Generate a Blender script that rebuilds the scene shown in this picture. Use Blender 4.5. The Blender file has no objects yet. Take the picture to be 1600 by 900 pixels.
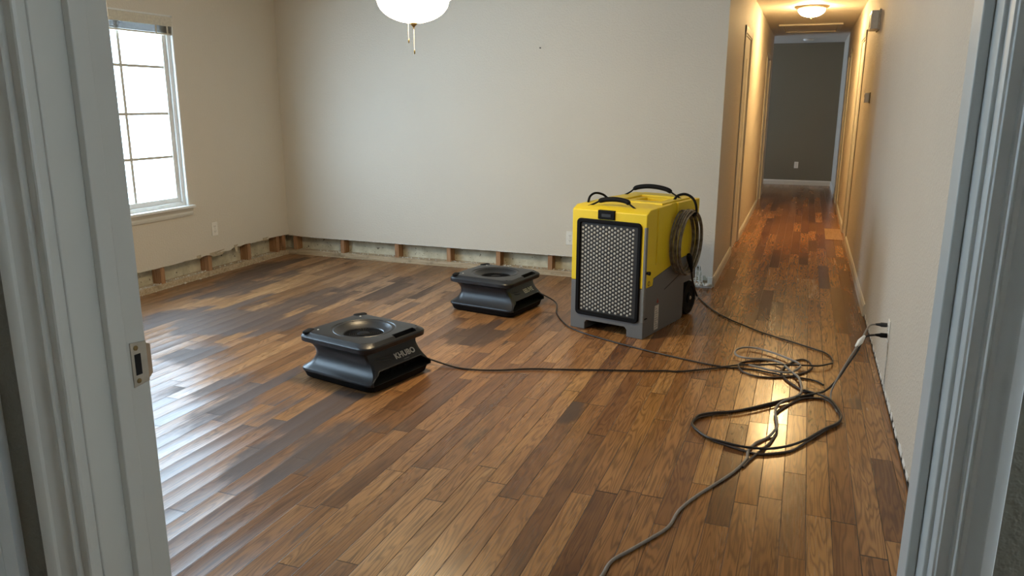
import bpy, bmesh, math, random
from mathutils import Vector, Matrix
random.seed(7)
PI = math.pi
SC = bpy.context.scene
C = SC.collection

# ------------------------------------------------------------------ camera
cam_d = bpy.data.cameras.new('camera'); cam = bpy.data.objects.new('camera', cam_d); C.objects.link(cam)
cam_d.sensor_width = 36.0; cam_d.lens = 27.0; cam_d.clip_start = 0.02
def build_cam(loc, vy, vz, f=1200.0, c=(800.0, 450.0)):
    dy = Vector((vy[0]-c[0], vy[1]-c[1], f)).normalized()
    dz = Vector((vz[0]-c[0], vz[1]-c[1], f)); dz = (dz - dz.dot(dy)*dy).normalized()
    dx = dz.cross(dy)
    if dx.x < 0: dx = -dx
    up = -dz
    right = Vector((dx.x, dy.x, up.x)); down = Vector((dx.y, dy.y, up.y)); fwd = Vector((dx.z, dy.z, up.z))
    m = Matrix(((right.x, -down.x, -fwd.x), (right.y, -down.y, -fwd.y), (right.z, -down.z, -fwd.z)))
    cam.matrix_world = Matrix.Translation(loc) @ m.to_4x4()
build_cam((0, 0, 1.42), (1265, 163), (779, 5500))
SC.camera = cam

# ------------------------------------------------------------------ view, sky and lights
SC.view_settings.view_transform = 'Standard'; SC.view_settings.look = 'None'
SC.view_settings.gamma = 1.0; SC.view_settings.use_curve_mapping = False
SC.view_settings.exposure = 0.15
SKY = 16.0
FAN_LAMP = 70.0
HALL_LAMP = 190.0
w = bpy.data.worlds.new('sky'); SC.world = w; w.use_nodes = True
bg = w.node_tree.nodes['Background']; bg.inputs[0].default_value = (0.60, 0.785, 1.0, 1); bg.inputs[1].default_value = SKY
def portal(loc, rot, sx, sy):
    l = bpy.data.lights.new('window_portal', 'AREA'); l.shape = 'RECTANGLE'; l.size = sx; l.size_y = sy
    l.cycles.is_portal = True
    o = bpy.data.objects.new('window_portal', l); C.objects.link(o); o.location = loc; o.rotation_euler = rot
    return o

# ------------------------------------------------------------------ room measures (metres)
XL, XR, YB, ZC = -4.60, 0.475, 6.10, 2.46      # left wall, right wall, back wall, ceiling
XH = -0.603                                    # hall left wall
YE = 14.90                                     # end wall
YJ0, YJ1 = 0.60, 0.70                          # thickness of the doorway wall
JL, JR = -0.754, 0.1115                        # jamb faces
WY0, WY1, WZ0, WZ1 = 3.495, 4.855, 0.615, 2.06   # left window opening
CUT = 0.171
portal((XL-0.14, (WY0+WY1)/2, (WZ0+WZ1)/2), (0, -PI/2, 0), WZ1-WZ0, WY1-WY0)
portal((XL-0.14, 2.0, (WZ0+WZ1)/2), (0, -PI/2, 0), WZ1-WZ0, 1.38)
portal((1.30, 0.13, 1.5), (0, PI/2, 0), 0.44, 0.47)  # portal of the added near-room window
portal((-3.74, 14.0, 1.45), (0, -PI/2, 0), 1.2, 1.0)

# ------------------------------------------------------------------ node helper
class G:
    def __init__(s, name):
        s.m = bpy.data.materials.new(name); s.m.use_nodes = True; s.t = s.m.node_tree
        s.b = s.t.nodes['Principled BSDF']
    def n(s, typ, **k):
        x = s.t.nodes.new(typ)
        for a, v in k.items(): setattr(x, a, v)
        return x
    def put(s, sock, v):
        if isinstance(v, V): s.t.links.new(v.o, sock)
        elif isinstance(v, bpy.types.NodeSocket): s.t.links.new(v, sock)
        else: sock.default_value = v
    def math(s, op, a, b=0.0, c=0.0):
        x = s.n('ShaderNodeMath', operation=op)
        for i, v in enumerate((a, b, c)): s.put(x.inputs[i], v)
        return V(s, x.outputs[0])
    def pos(s):
        tc = s.n('ShaderNodeTexCoord'); sp = s.n('ShaderNodeSeparateXYZ'); s.t.links.new(tc.outputs['Object'], sp.inputs[0])
        s.tc = tc
        return V(s, sp.outputs[0]), V(s, sp.outputs[1]), V(s, sp.outputs[2])
    def vec(s, x, y, z=0.0):
        c = s.n('ShaderNodeCombineXYZ')
        for i, v in enumerate((x, y, z)): s.put(c.inputs[i], v)
        return c.outputs[0]
    def noise(s, v, scale=5.0, detail=2.0, rough=0.5, dist=0.0, out=0):
        x = s.n('ShaderNodeTexNoise'); s.put(x.inputs['Vector'], v)
        x.inputs['Scale'].default_value = scale; x.inputs['Detail'].default_value = detail
        x.inputs['Roughness'].default_value = rough; x.inputs['Distortion'].default_value = dist
        return V(s, x.outputs[out])
    def white(s, v):
        x = s.n('ShaderNodeTexWhiteNoise', noise_dimensions='3D'); s.put(x.inputs[0], v)
        return V(s, x.outputs['Value']), x.outputs['Color']
    def ramp(s, fac, stops):
        r = s.n('ShaderNodeValToRGB'); s.put(r.inputs[0], fac); e = r.color_ramp.elements
        while len(e) < len(stops): e.new(0.5)
        for i, (p, c) in enumerate(stops): e[i].position = p; e[i].color = (*c, 1)
        return r.outputs[0]
    def mix(s, fac, a, b, blend='MIX'):
        x = s.n('ShaderNodeMix', data_type='RGBA', blend_type=blend); s.put(x.inputs[0], fac)
        for i, v in ((6, a), (7, b)):
            if isinstance(v, (tuple, list)): v = (*v[:3], 1)
            s.put(x.inputs[i], v)
        return x.outputs[2]
    def sstep(s, v, lo, hi):
        x = s.n('ShaderNodeMapRange', interpolation_type='SMOOTHSTEP'); s.put(x.inputs[0], v)
        x.inputs[1].default_value = lo; x.inputs[2].default_value = hi
        return V(s, x.outputs[0])
    def bump(s, h, dist=1.0, strength=1.0):
        x = s.n('ShaderNodeBump'); s.put(x.inputs['Height'], h)
        x.inputs['Distance'].default_value = dist; x.inputs['Strength'].default_value = strength
        s.t.links.new(x.outputs[0], s.b.inputs['Normal'])
    def base(s, c): s.put(s.b.inputs['Base Color'], (*c, 1) if isinstance(c, tuple) else c)
    def rough(s, r): s.put(s.b.inputs['Roughness'], r)
class V:
    def __init__(s, g, o): s.g = g; s.o = o
    def __add__(s, k): return s.g.math('ADD', s, k)
    def __radd__(s, k): return s.g.math('ADD', k, s)
    def __sub__(s, k): return s.g.math('SUBTRACT', s, k)
    def __rsub__(s, k): return s.g.math('SUBTRACT', k, s)
    def __mul__(s, k): return s.g.math('MULTIPLY', s, k)
    def __rmul__(s, k): return s.g.math('MULTIPLY', k, s)
    def __truediv__(s, k): return s.g.math('DIVIDE', s, k)
    def floor(s): return s.g.math('FLOOR', s)
    def sin(s): return s.g.math('SINE', s)
    def max(s, k): return s.g.math('MAXIMUM', s, k)
    def min(s, k): return s.g.math('MINIMUM', s, k)
    def abs(s): return s.g.math('ABSOLUTE', s)
    def pow(s, k): return s.g.math('POWER', s, k)

def plain(name, col, rough=0.5, metal=0.0, scale=60.0, amt=0.06, bump=0.0, spec=None, coat=0.0):
    g = G(name); g.pos(); n = g.noise(g.tc.outputs['Object'], scale, 3)
    dark = tuple(c*(1-amt*2) for c in col); light = tuple(min(1, c*(1+amt)) for c in col)
    g.base(g.ramp(n, [(0.3, dark), (0.7, light)])); g.rough(rough)
    g.b.inputs['Metallic'].default_value = metal
    if spec is not None: g.b.inputs['Specular IOR Level'].default_value = spec
    if coat: g.b.inputs['Coat Weight'].default_value = coat
    if bump: g.bump(n, bump)
    return g.m
def glow(name, col, strength, body=(0.9, 0.88, 0.82)):
    g = G(name); g.base(body); g.rough(0.3)
    g.b.inputs['Emission Color'].default_value = (*col, 1); g.b.inputs['Emission Strength'].default_value = strength
    return g.m

# ------------------------------------------------------------------ materials
def floor_mat():
    g = G('oak_floorboards'); x, y, z = g.pos()
    W = 0.0826
    u = (x + 12.03)/W; i = u.floor(); fu = u - i
    r1, _ = g.white(g.vec(i, 3.3, 1.0)); r1b, _ = g.white(g.vec(i, 8.1, 4.0))
    v = (y + 9.0 + r1*5.3)/(r1b*0.75 + 0.6); j = v.floor(); fv = v - j
    rid, rcol = g.white(g.vec(i, j, 2.0)); r2, _ = g.white(g.vec(i, j, 9.0)); r3, _ = g.white(g.vec(i, j, 17.0))
    # grain
    gv = g.vec(x*1.0 + r2*17.0, y*0.085 + rid*31.0, r3*9.0)
    n1 = g.noise(gv, 15.0, 2.0, 0.5, 0.35)
    rings = ((n1*95.0).sin()*0.5 + 0.5).pow(2.2)
    pores = g.noise(g.vec(x*230.0 + r2*50.0, y*5.5, rid*5.0), 1.0, 3.0, 0.6)
    blot = g.noise(g.vec(x*5.0, y*1.3, r2*6.0), 1.6, 3.0, 0.6)
    tone = rid*0.50 + blot*0.55 - 0.05
    col = g.ramp(tone, [(0.16, (0.12, 0.045, 0.013)), (0.36, (0.24, 0.100, 0.029)), (0.55, (0.35, 0.160, 0.050)), (0.74, (0.44, 0.220, 0.075)), (0.95, (0.60, 0.34, 0.14))])
    # paler, greyer boards where the water stood (left side), more orange colour along the hall
    grey = g.sstep(x*-1.0 + g.noise(g.vec(x*1.0, y*0.4, 0.0), 1.7, 2.0)*1.6 - 0.6, 0.5, 2.6)
    col = g.mix(grey*0.42, col, g.mix(tone, (0.12, 0.065, 0.032), (0.46, 0.29, 0.17)))
    hall = g.sstep(y, 7.70, 7.78)
    col = g.mix(hall*0.4, col, g.mix(tone, (0.27, 0.09, 0.02), (0.50, 0.22, 0.07)))
    streak = g.noise(g.vec(x*85.0 + r2*40.0, y*2.4 + rid*9.0, r3*4.0), 1.0, 4.0, 0.70, 0.5)
    col = g.mix(g.sstep(streak, 0.54, 0.68)*0.75, col, g.mix(0.78, col, (0.035, 0.013, 0.004)))
    col = g.mix(rings*0.72, col, g.mix(0.68, col, (0.05, 0.018, 0.005)))
    col = g.mix(g.sstep(pores, 0.52, 0.72)*0.42, col, (0.075, 0.03, 0.01))
    # small knots and scratches
    kn = g.noise(g.vec(x*9.0 + rid*20.0, y*3.0 + r2*20.0, 0.0), 1.3, 1.0)
    col = g.mix(g.sstep(kn, 0.765, 0.80)*0.8, col, (0.05, 0.02, 0.009))
    # water stains: (cx, cy, rx, ry, angle, power)
    stains = [(-3.50, 3.95, 0.52, 0.33, 0.15, 1.6), (-3.42, 4.45, 0.32, 0.66, -0.25, 1.05), (-3.12, 5.05, 0.34, 0.55, -0.3, 0.62),
              (-3.95, 3.5, 0.35, 0.35, 0, 0.75), (-2.68, 3.02, 0.24, 0.32, -0.5, 0.95), (-2.45, 2.72, 0.16, 0.40, 0.1, 0.7), (-1.84, 4.30, 0.24, 0.33, -0.1, 1.0),
              (-1.56, 4.72, 0.13, 0.30, 0, 0.75), (-2.75, 5.05, 0.22, 0.5, 0, 0.6), (-0.93, 3.27, 0.05, 0.19, 0, 1.1),
              (-1.80, 2.55, 0.24, 0.45, -0.2, 0.85), (-2.15, 2.85, 0.3, 0.3, 0, 0.75), (-1.25, 2.9, 0.08, 0.22, 0, 0.6), (0.36, 3.85, 0.06, 0.2, 0, 0.7), (-3.1, 3.3, 0.3, 0.2, 0, 0.7), (-4.2, 4.9, 0.3, 0.8, 0, 0.55), (-2.3, 5.4, 0.3, 0.4, 0, 0.5), (-1.5, 1.95, 0.14, 0.30, 0, 0.5), (-4.3, 5.4, 0.25, 0.6, 0, 0.7)]
    acc = None
    for cx, cy, rx, ry, a, pw in stains:
        ca, sa = math.cos(a), math.sin(a)
        dx = x - cx; dy = y - cy
        ex = (dx*ca + dy*sa)/rx; ey = (dy*ca - dx*sa)/ry
        d = (1.35 - (ex*ex + ey*ey)*0.75).max(0.0)*pw
        acc = d if acc is None else acc.max(d)
    edge = g.noise(g.vec(x*7.0, y*2.2, 1.0), 1.0, 4.0, 0.62)
    st = g.sstep(acc + (edge - 0.5)*1.9 + (streak - 0.5)*0.9 + (r3 - 0.50)*1.1*g.sstep(acc, 0.02, 0.4), 0.52, 1.05)
    col = g.mix(st*0.84, col, g.mix(streak, (0.014, 0.009, 0.008), (0.105, 0.066, 0.048)))
    # odd dark boards
    col = g.mix(g.sstep(r2, 0.955, 0.965)*0.55, col, (0.07, 0.03, 0.014))
    # joints
    e = (fu - 0.5).abs(); gap = g.sstep(e, 0.474, 0.495)
    ev = (fv - 0.5).abs(); gv2 = g.sstep(ev, 0.4965, 0.4985)
    gg = gap.max(gv2)
    gvar = g.noise(g.vec(x*2.0, y*1.2, 5.0), 1.5, 2.0)
    col = g.mix(gg*(gvar*1.3 + 0.15).min(1.0), col, (0.025, 0.011, 0.005))
    g.base(col)
    left = g.sstep(x*-1.0, 0.3, 2.0)
    g.rough((n1*0.10 + 0.10 + r3*0.08 + st*0.20 + pores*0.08 + left*0.11))
    cup = (fu - 0.5)*(fu - 0.5)*(left*0.0055 + 0.0008)
    tilt = (r2 - 0.5)*fu*(left*0.0012 + 0.0005)
    h = cup + tilt - gg*0.0012 + pores*0.00004 + n1*0.00025 + g.noise(g.vec(x*3.0, y*1.5, 0.0), 2.0, 2.0)*0.0014
    g.bump(h, 1.0, 0.85)
    g.b.inputs['Specular IOR Level'].default_value = 0.5
    return g.m
def wall_mat(name, col, bump=0.0012, amt=0.03):
    g = G(name); x, y, z = g.pos(); co = g.tc.outputs['Object']
    n = g.noise(co, 1.2, 3.0); n2 = g.noise(co, 70.0, 3.0, 0.6)
    c = g.ramp(n, [(0.25, tuple(k*(1-amt) for k in col)), (0.75, tuple(min(1, k*(1+amt)) for k in col))])
    g.base(c); g.rough(0.62); g.bump(g.sstep(n2, 0.4, 0.68)*bump, 1.0, 0.7)
    return g.m
def wood_mat(name, a, b, axis=2):
    g = G(name); x, y, z = g.pos()
    s = [70.0, 70.0, 70.0]; s[axis] = 4.0
    n = g.noise(g.vec(x*s[0], y*s[1], z*s[2]), 1.0, 3.0, 0.6)
    n2 = g.noise(g.tc.outputs['Object'], 14.0, 2.0)
    g.base(g.mix(g.sstep(n2, 0.55, 0.8)*0.5, g.ramp(n, [(0.3, a), (0.7, b)]), tuple(k*0.35 for k in a))); g.rough(0.75); g.bump(n, 0.0008)
    return g.m
def cavity_mat():
    g = G('dusty_gypsum_board'); x, y, z = g.pos(); co = g.tc.outputs['Object']
    n = g.noise(co, 9.0, 4.0, 0.6); sp = g.noise(co, 48.0, 1.0)
    c = g.ramp(n, [(0.3, (0.46, 0.42, 0.30)), (0.7, (0.72, 0.68, 0.54))])
    g.base(g.mix(g.sstep(sp, 0.70, 0.74)*0.8, c, (0.07, 0.045, 0.03))); g.rough(0.85)
    return g.m
M = {}
M['floor'] = floor_mat()
M['wall'] = wall_mat('warm_grey_wall_paint', (0.70, 0.65, 0.56))
M['hall'] = wall_mat('textured_hall_paint', (0.60, 0.545, 0.46), 0.0035)
M['ceil'] = wall_mat('ceiling_paint', (0.72, 0.69, 0.63), 0.003)
M['olive'] = wall_mat('olive_wall_paint', (0.15, 0.14, 0.105))
M['endwall'] = wall_mat('dark_sage_paint', (0.205, 0.185, 0.135))
M['trim'] = plain('satin_white_trim', (0.66, 0.645, 0.585), 0.38, scale=3, amt=0.012)
M['white'] = plain('white_vinyl', (0.80, 0.81, 0.79), 0.35, amt=0.02)
M['jamb'] = plain('bounce_warmed_jamb_paint', (0.53, 0.52, 0.465), 0.4, scale=3, amt=0.012)  # left-side copy of the frame paint, bounce light toned into the colour
M['casing'] = plain('cool_lit_white_casing', (0.55, 0.57, 0.555), 0.38, scale=3, amt=0.012)  # cooler copy for the frame's right side, bluish light put into the colour
M['cavity'] = cavity_mat()
M['stud'] = wood_mat('pine_stud', (0.27, 0.13, 0.06), (0.50, 0.29, 0.15))
M['plate'] = wood_mat('dusty_plate', (0.38, 0.28, 0.17), (0.62, 0.51, 0.36), 0)
M['gyp'] = plain('gypsum_core', (0.75, 0.73, 0.68), 0.9, scale=40, amt=0.12)
M['paper'] = plain('torn_wall_paper', (0.50, 0.42, 0.30), 0.85, scale=30, amt=0.15)
M['debris'] = plain('plaster_crumbs', (0.80, 0.77, 0.70), 0.9, scale=50, amt=0.1)
M['outlet'] = plain('ivory_plastic', (0.86, 0.84, 0.78), 0.3, amt=0.02)
M['slot'] = plain('slot_black', (0.02, 0.02, 0.02), 0.6)
M['nickel'] = plain('satin_nickel', (0.50, 0.47, 0.41), 0.35, metal=1.0)
M['brass'] = plain('aged_brass', (0.28, 0.21, 0.10), 0.35, metal=1.0)
M['bronze'] = plain('brushed_bronze', (0.30, 0.23, 0.15), 0.4, metal=0.9)
M['fanblade'] = wood_mat('fan_blade_wood', (0.20, 0.11, 0.05), (0.32, 0.19, 0.10), 0)
M['bowl'] = glow('opal_glass_fan', (1.0, 0.76, 0.44), FAN_LAMP)
M['bowl2'] = glow('opal_glass_hall', (1.0, 0.66, 0.29), HALL_LAMP)
M['shell'] = plain('charcoal_plastic', (0.012, 0.0135, 0.017), 0.36, scale=250, amt=0.1, bump=0.0002)
M['shell2'] = plain('charcoal_rim_plastic', (0.026, 0.028, 0.031), 0.4, scale=250, amt=0.1, bump=0.0002)
M['black'] = plain('black_plastic', (0.007, 0.007, 0.008), 0.55, spec=0.10)
M['hole'] = plain('duct_black', (0.003, 0.003, 0.003), 0.9)
M['rubber'] = plain('black_rubber', (0.009, 0.009, 0.009), 0.65, spec=0.10)
M['print'] = plain('white_print', (0.62, 0.62, 0.58), 0.5)
M['yellow'] = plain('yellow_rotomould_plastic', (0.80, 0.60, 0.02), 0.40, scale=220, amt=0.03, bump=0.0002)
M['grey'] = plain('grey_rotomould_plastic', (0.145, 0.15, 0.155), 0.48, scale=220, amt=0.05, bump=0.0002)
M['lgrey'] = plain('light_grey_plastic', (0.19, 0.20, 0.20), 0.45)
M['dots'] = plain('pale_filter_mesh', (0.46, 0.455, 0.42), 0.45)
M['sticker'] = plain('label_paper', (0.62, 0.60, 0.55), 0.5, scale=90, amt=0.15)
M['red'] = plain('red_print', (0.35, 0.03, 0.02), 0.5)
M['hose'] = plain('clear_drain_hose', (0.20, 0.17, 0.13), 0.22, scale=30, amt=0.25)
M['cordblack'] = plain('black_cord_jacket', (0.018, 0.014, 0.013), 0.4)
M['cordbrown'] = plain('dark_brown_cord_jacket', (0.060, 0.040, 0.030), 0.4)
M['cordgrey'] = plain('grey_cord_jacket', (0.25, 0.225, 0.20), 0.42)
M['patch'] = wood_mat('pale_floor_patch', (0.22, 0.12, 0.06), (0.36, 0.22, 0.12), 1)
M['blind'] = plain('cream_blind', (0.66, 0.62, 0.52), 0.5)
M['blinddark'] = plain('taupe_slats', (0.24, 0.21, 0.16), 0.5)
def glass_mat():
    g = G('window_glass'); t = g.t; t.nodes.remove(g.b)
    tr = g.n('ShaderNodeBsdfTransparent'); gl = g.n('ShaderNodeBsdfGlossy'); gl.inputs['Roughness'].default_value = 0.02
    mx = g.n('ShaderNodeMixShader'); mx.inputs[0].default_value = 0.07
    tr.inputs[0].default_value = (0.96, 0.98, 0.97, 1)
    t.links.new(tr.outputs[0], mx.inputs[1]); t.links.new(gl.outputs[0], mx.inputs[2])
    t.links.new(mx.outputs[0], t.nodes['Material Output'].inputs[0])
    return g.m
M['glass'] = glass_mat()

# ------------------------------------------------------------------ mesh helpers
def box(bm, x0, x1, y0, y1, z0, z1, mat=0):
    if x0 > x1: x0, x1 = x1, x0
    if y0 > y1: y0, y1 = y1, y0
    if z0 > z1: z0, z1 = z1, z0
    v = [bm.verts.new(p) for p in ((x0,y0,z0),(x1,y0,z0),(x1,y1,z0),(x0,y1,z0),(x0,y0,z1),(x1,y0,z1),(x1,y1,z1),(x0,y1,z1))]
    for f in ((0,3,2,1),(4,5,6,7),(0,1,5,4),(1,2,6,5),(2,3,7,6),(3,0,4,7)):
        bm.faces.new([v[k] for k in f]).material_index = mat
def prism(bm, pts, vec, mat=0):
    a = [bm.verts.new(p) for p in pts]; b = [bm.verts.new(Vector(p)+Vector(vec)) for p in pts]
    bm.faces.new(a[::-1]).material_index = mat; bm.faces.new(b).material_index = mat
    n = len(pts)
    for k in range(n): bm.faces.new((a[k], a[(k+1) % n], b[(k+1) % n], b[k])).material_index = mat
def lathe(bm, prof, cx=0, cy=0, n=48, cap=True, axis='z'):
    rings = []
    for r, z in prof:
        ring = []
        for k in range(n):
            a = 2*PI*k/n; p = (r*math.cos(a), r*math.sin(a), z)
            if axis == 'y': p = (p[0], p[2], p[1])
            if axis == 'x': p = (p[2], p[0], p[1])
            ring.append(bm.verts.new((p[0]+cx, p[1]+cy, p[2])))
        rings.append(ring)
    for a, b in zip(rings, rings[1:]):
        for k in range(n): bm.faces.new((a[k], a[(k+1) % n], b[(k+1) % n], b[k]))
    if cap: bm.faces.new(rings[0][::-1]); bm.faces.new(rings[-1])
def spline(pts, sub=6, closed=False):
    pts = [Vector(p) for p in pts]; out = []; n = len(pts)
    for k in range(n if closed else n-1):
        if closed: p0, p1, p2, p3 = pts[(k-1) % n], pts[k], pts[(k+1) % n], pts[(k+2) % n]
        else: p0, p1, p2, p3 = pts[max(k-1, 0)], pts[k], pts[k+1], pts[min(k+2, n-1)]
        for s in range(sub):
            t = s/sub
            out.append(0.5*((2*p1) + (p2-p0)*t + (2*p0-5*p1+4*p2-p3)*t*t + (3*p1-p0-3*p2+p3)*t**3))
    if not closed: out.append(pts[-1])
    return out
def tube(bm, pts, r, n=10, closed=False):
    pts = [Vector(p) for p in pts]; m = len(pts); rings = []
    nrm = None
    for k in range(m):
        a = pts[(k-1) % m] if (closed or k > 0) else pts[k]; b = pts[(k+1) % m] if (closed or k < m-1) else pts[k]
        t = (b-a)
        if t.length < 1e-9: t = Vector((1, 0, 0))
        t.normalize()
        if nrm is None:
            nrm = Vector((0, 0, 1)) if abs(t.z) < 0.9 else Vector((1, 0, 0))
        nrm = (nrm - nrm.dot(t)*t)
        if nrm.length < 1e-6: nrm = t.orthogonal()
        nrm.normalize(); bi = t.cross(nrm)
        rr = r[k] if isinstance(r, (list, tuple)) else r
        rings.append([bm.verts.new(pts[k] + nrm*math.cos(2*PI*q/n)*rr + bi*math.sin(2*PI*q/n)*rr) for q in range(n)])
    rng = range(m) if closed else range(m-1)
    for k in rng:
        a, b = rings[k], rings[(k+1) % m]
        for q in range(n): bm.faces.new((a[q], b[q], b[(q+1) % n], a[(q+1) % n]))
    if not closed: bm.faces.new(rings[0]); bm.faces.new(rings[-1][::-1])
def obj(name, bm, mat, parent=None, smooth=False, bevel=0.0, seg=2, loc=None):
    bmesh.ops.recalc_face_normals(bm, faces=bm.faces)
    me = bpy.data.meshes.new(name); bm.to_mesh(me); bm.free()
    for m in (mat if isinstance(mat, (list, tuple)) else [mat]): me.materials.append(m)
    o = bpy.data.objects.new(name, me); C.objects.link(o)
    if parent: o.parent = parent
    if loc: o.location = loc
    if bevel:
        b = o.modifiers.new('bevel', 'BEVEL'); b.width = bevel; b.segments = seg; b.limit_method = 'ANGLE'; b.angle_limit = math.radians(35); b.harden_normals = True
    if smooth or bevel: sharp(me, 40)
    return o
def sharp(me, deg):
    for p in me.polygons: p.use_smooth = True
    if deg < 180: me.set_sharp_from_angle(angle=math.radians(deg))
def boxobj(name, dims, mat, parent=None, bevel=0.0):
    bm = bmesh.new(); box(bm, *dims); return obj(name, bm, mat, parent, bevel=bevel)
def thing(name, label, cat, loc=(0, 0, 0), rotz=0.0, group=None):
    o = bpy.data.objects.new(name, None); C.objects.link(o); o.empty_display_size = 0.05
    o.location = loc; o.rotation_euler = (0, 0, rotz); o['label'] = label; o['category'] = cat
    if group: o['group'] = group
    return o
def tag(o, label, cat, group=None):
    o['label'] = label; o['category'] = cat
    if group: o['group'] = group
    return o
def struct(o, label=None):
    o['kind'] = 'structure'
    if label: o['label'] = label
    return o
def srt(name, loc=(0, 0, 0)):
    o = bpy.data.objects.new(name, None); C.objects.link(o); o.location = loc; o['kind'] = 'structure'; return o
def cutmesh(o, cutters):
    """apply boolean differences to o's mesh"""
    for c in cutters:
        md = o.modifiers.new('cut', 'BOOLEAN'); md.object = c; md.operation = 'DIFFERENCE'; md.solver = 'EXACT'
    bpy.context.view_layer.update()
    dg = bpy.context.evaluated_depsgraph_get()
    me = bpy.data.meshes.new_from_object(o.evaluated_get(dg))
    o.modifiers.clear(); o.data = me
    for c in cutters: bpy.data.objects.remove(c)
    return o

# ================================================================== SETTING
XB0, YB0 = -1.9, -2.60          # near room extents
bm = bmesh.new(); box(bm, XL-1.2-0.0, XR+1.2, YB0-0.2, YE+0.2, -0.05, 0.0)
struct(obj('floor', bm, M['floor']))
bm = bmesh.new(); box(bm, XL-0.2, XR+1.2, YB0-0.2, YE+0.2, ZC, ZC+0.05)
struct(obj('ceiling', bm, M['ceil']))

DW = 0.0125      # drywall thickness
def ragged(bm, a, b, z1, zf, axis, face, depth, amp=0.004, step=0.03):
    """drywall strip between a and b whose lower edge wobbles; axis is the run direction; face is the visible plane"""
    n = max(2, int(abs(b-a)/step)); pts = []
    for k in range(n+1):
        t = a + (b-a)*k/n; z = zf(t) + random.uniform(-amp, amp)
        pts.append((t, z))
    pts += [(b, z1), (a, z1)]
    if axis == 'x': P = [(t, face, z) for t, z in pts]; vec = (0, depth, 0)
    else: P = [(face, t, z) for t, z in pts]; vec = (depth, 0, 0)
    prism(bm, P, vec)

# ---- left wall (window side): boards around two windows, cut away along the floor
W2Y0, W2Y1 = 1.31, 2.69
def lw_low(y):
    z = CUT + 0.004
    if 5.02 < y < 5.30: z += 0.010*math.sin((y-5.02)/0.28*PI) - 0.006     # torn paper edge
    if y > 5.30: z += 0.014
    return z
bm = bmesh.new()
ragged(bm, YJ1, YB, WZ0-0.02, lw_low, 'y', XL, -DW, 0.004)
for a, b in ((YJ1, W2Y0), (W2Y1, WY0), (WY1, YB)): box(bm, XL-DW, XL, a, b, WZ0-0.02, ZC)
for a, b in ((W2Y0, W2Y1), (WY0, WY1)): box(bm, XL-DW, XL, a, b, WZ1, ZC)
wl = struct(obj('wall_left', bm, M['wall']))
bm = bmesh.new()      # outer sheathing with the two openings
for a, b in ((YJ1, W2Y0), (W2Y1, WY0), (WY1, YB+0.1)): box(bm, XL-0.14, XL-0.103, a, b, 0, ZC)
for a, b in ((W2Y0, W2Y1), (WY0, WY1)):
    box(bm, XL-0.14, XL-0.103, a, b, 0, WZ0-0.03); box(bm, XL-0.14, XL-0.103, a, b, WZ1+0.01, ZC)
obj('sheathing', bm, M['cavity'], wl)
bm = bmesh.new()
box(bm, XL-0.101, XL-DW, YJ1, YB, 0, 0.038); obj('bottom_plate', bm, M['plate'], wl, bevel=0.002)
for y in (1.0, 2.9, 3.6, 4.0, 4.50, 5.02, 5.52):
    bm = bmesh.new(); box(bm, XL-0.101, XL-DW-0.001, y, y+0.042, 0.038, WZ0-0.03); obj('stud', bm, M['stud'], wl, bevel=0.002)
for y in (5.93, 6.02):
    bm = bmesh.new(); box(bm, XL-0.101, XL-DW-0.001, y, y+0.042, 0.038, ZC); obj('stud', bm, M['stud'], wl, bevel=0.002)
bm = bmesh.new()   # torn paper flaps hanging from the cut edge
for y0, y1, d in ((5.03, 5.21, 0.028), (5.33, 5.38, 0.05), (4.88, 4.93, 0.012), (5.72, 5.80, 0.012)):
    n = 8; pts = []
    for k in range(n+1):
        t = y0+(y1-y0)*k/n; pts.append((XL+0.001+0.004*math.sin(k*1.3), t, lw_low(t) - d*math.sin(PI*k/n)**0.7*random.uniform(0.6, 1.0)))
    pts += [(XL+0.001, y1, lw_low(y1)+0.02), (XL+0.001, y0, lw_low(y0)+0.02)]
    prism(bm, pts, (-0.0015, 0, 0))
obj('torn_paper', bm, M['paper'], wl)

# ---- back wall
XC1 = -0.735
bwz = lambda x: CUT + (0.006*math.sin(x*5) if x < -4.2 else 0.0)
bm = bmesh.new()
ragged(bm, XL, XC1-0.005, ZC, bwz, 'x', YB, DW, 0.0015, 0.05)
jag = [(XC1-0.005, CUT+0.012), (XC1+0.02, CUT+0.008), (XC1+0.035, 0.172), (XC1+0.045, 0.13), (XC1+0.055, 0.095), (XC1+0.075, 0.10), (XC1+0.088, 0.075), (XC1+0.1, 0.088), (XC1+0.113, 0.055), (XH, 0.06), (XH, ZC), (XC1-0.005, ZC)]
prism(bm, [(x, YB, z) for x, z in jag], (0, DW, 0))
wb = struct(obj('wall_back', bm, M['wall']))
bm = bmesh.new()
box(bm, XL-0.14, XH-DW-0.001, YB+0.101, YB+0.114, 0, ZC); obj('far_side_board', bm, M['cavity'], wb)
bm = bmesh.new(); box(bm, XL-0.10, XH-DW-0.005, YB+DW, YB+0.101, 0, 0.038); obj('bottom_plate', bm, M['plate'], wb, bevel=0.002)
for x in (-4.56, -4.03, -3.45, -2.925, -2.45, -1.975, -1.50, -1.02):
    bm = bmesh.new(); box(bm, x, x+0.040, YB+DW+0.001, YB+0.101, 0.038, ZC); obj('stud', bm, M['stud'], wb, bevel=0.002)
bm = bmesh.new()   # cut edge of the board: a pale line
ragged(bm, XL+0.25, XC1-0.01, CUT+0.0045, lambda x: CUT-0.0012, 'x', YB-0.001, DW*0.8, 0.0012, 0.04)
obj('cut_edge', bm, M['gyp'], wb)
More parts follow.
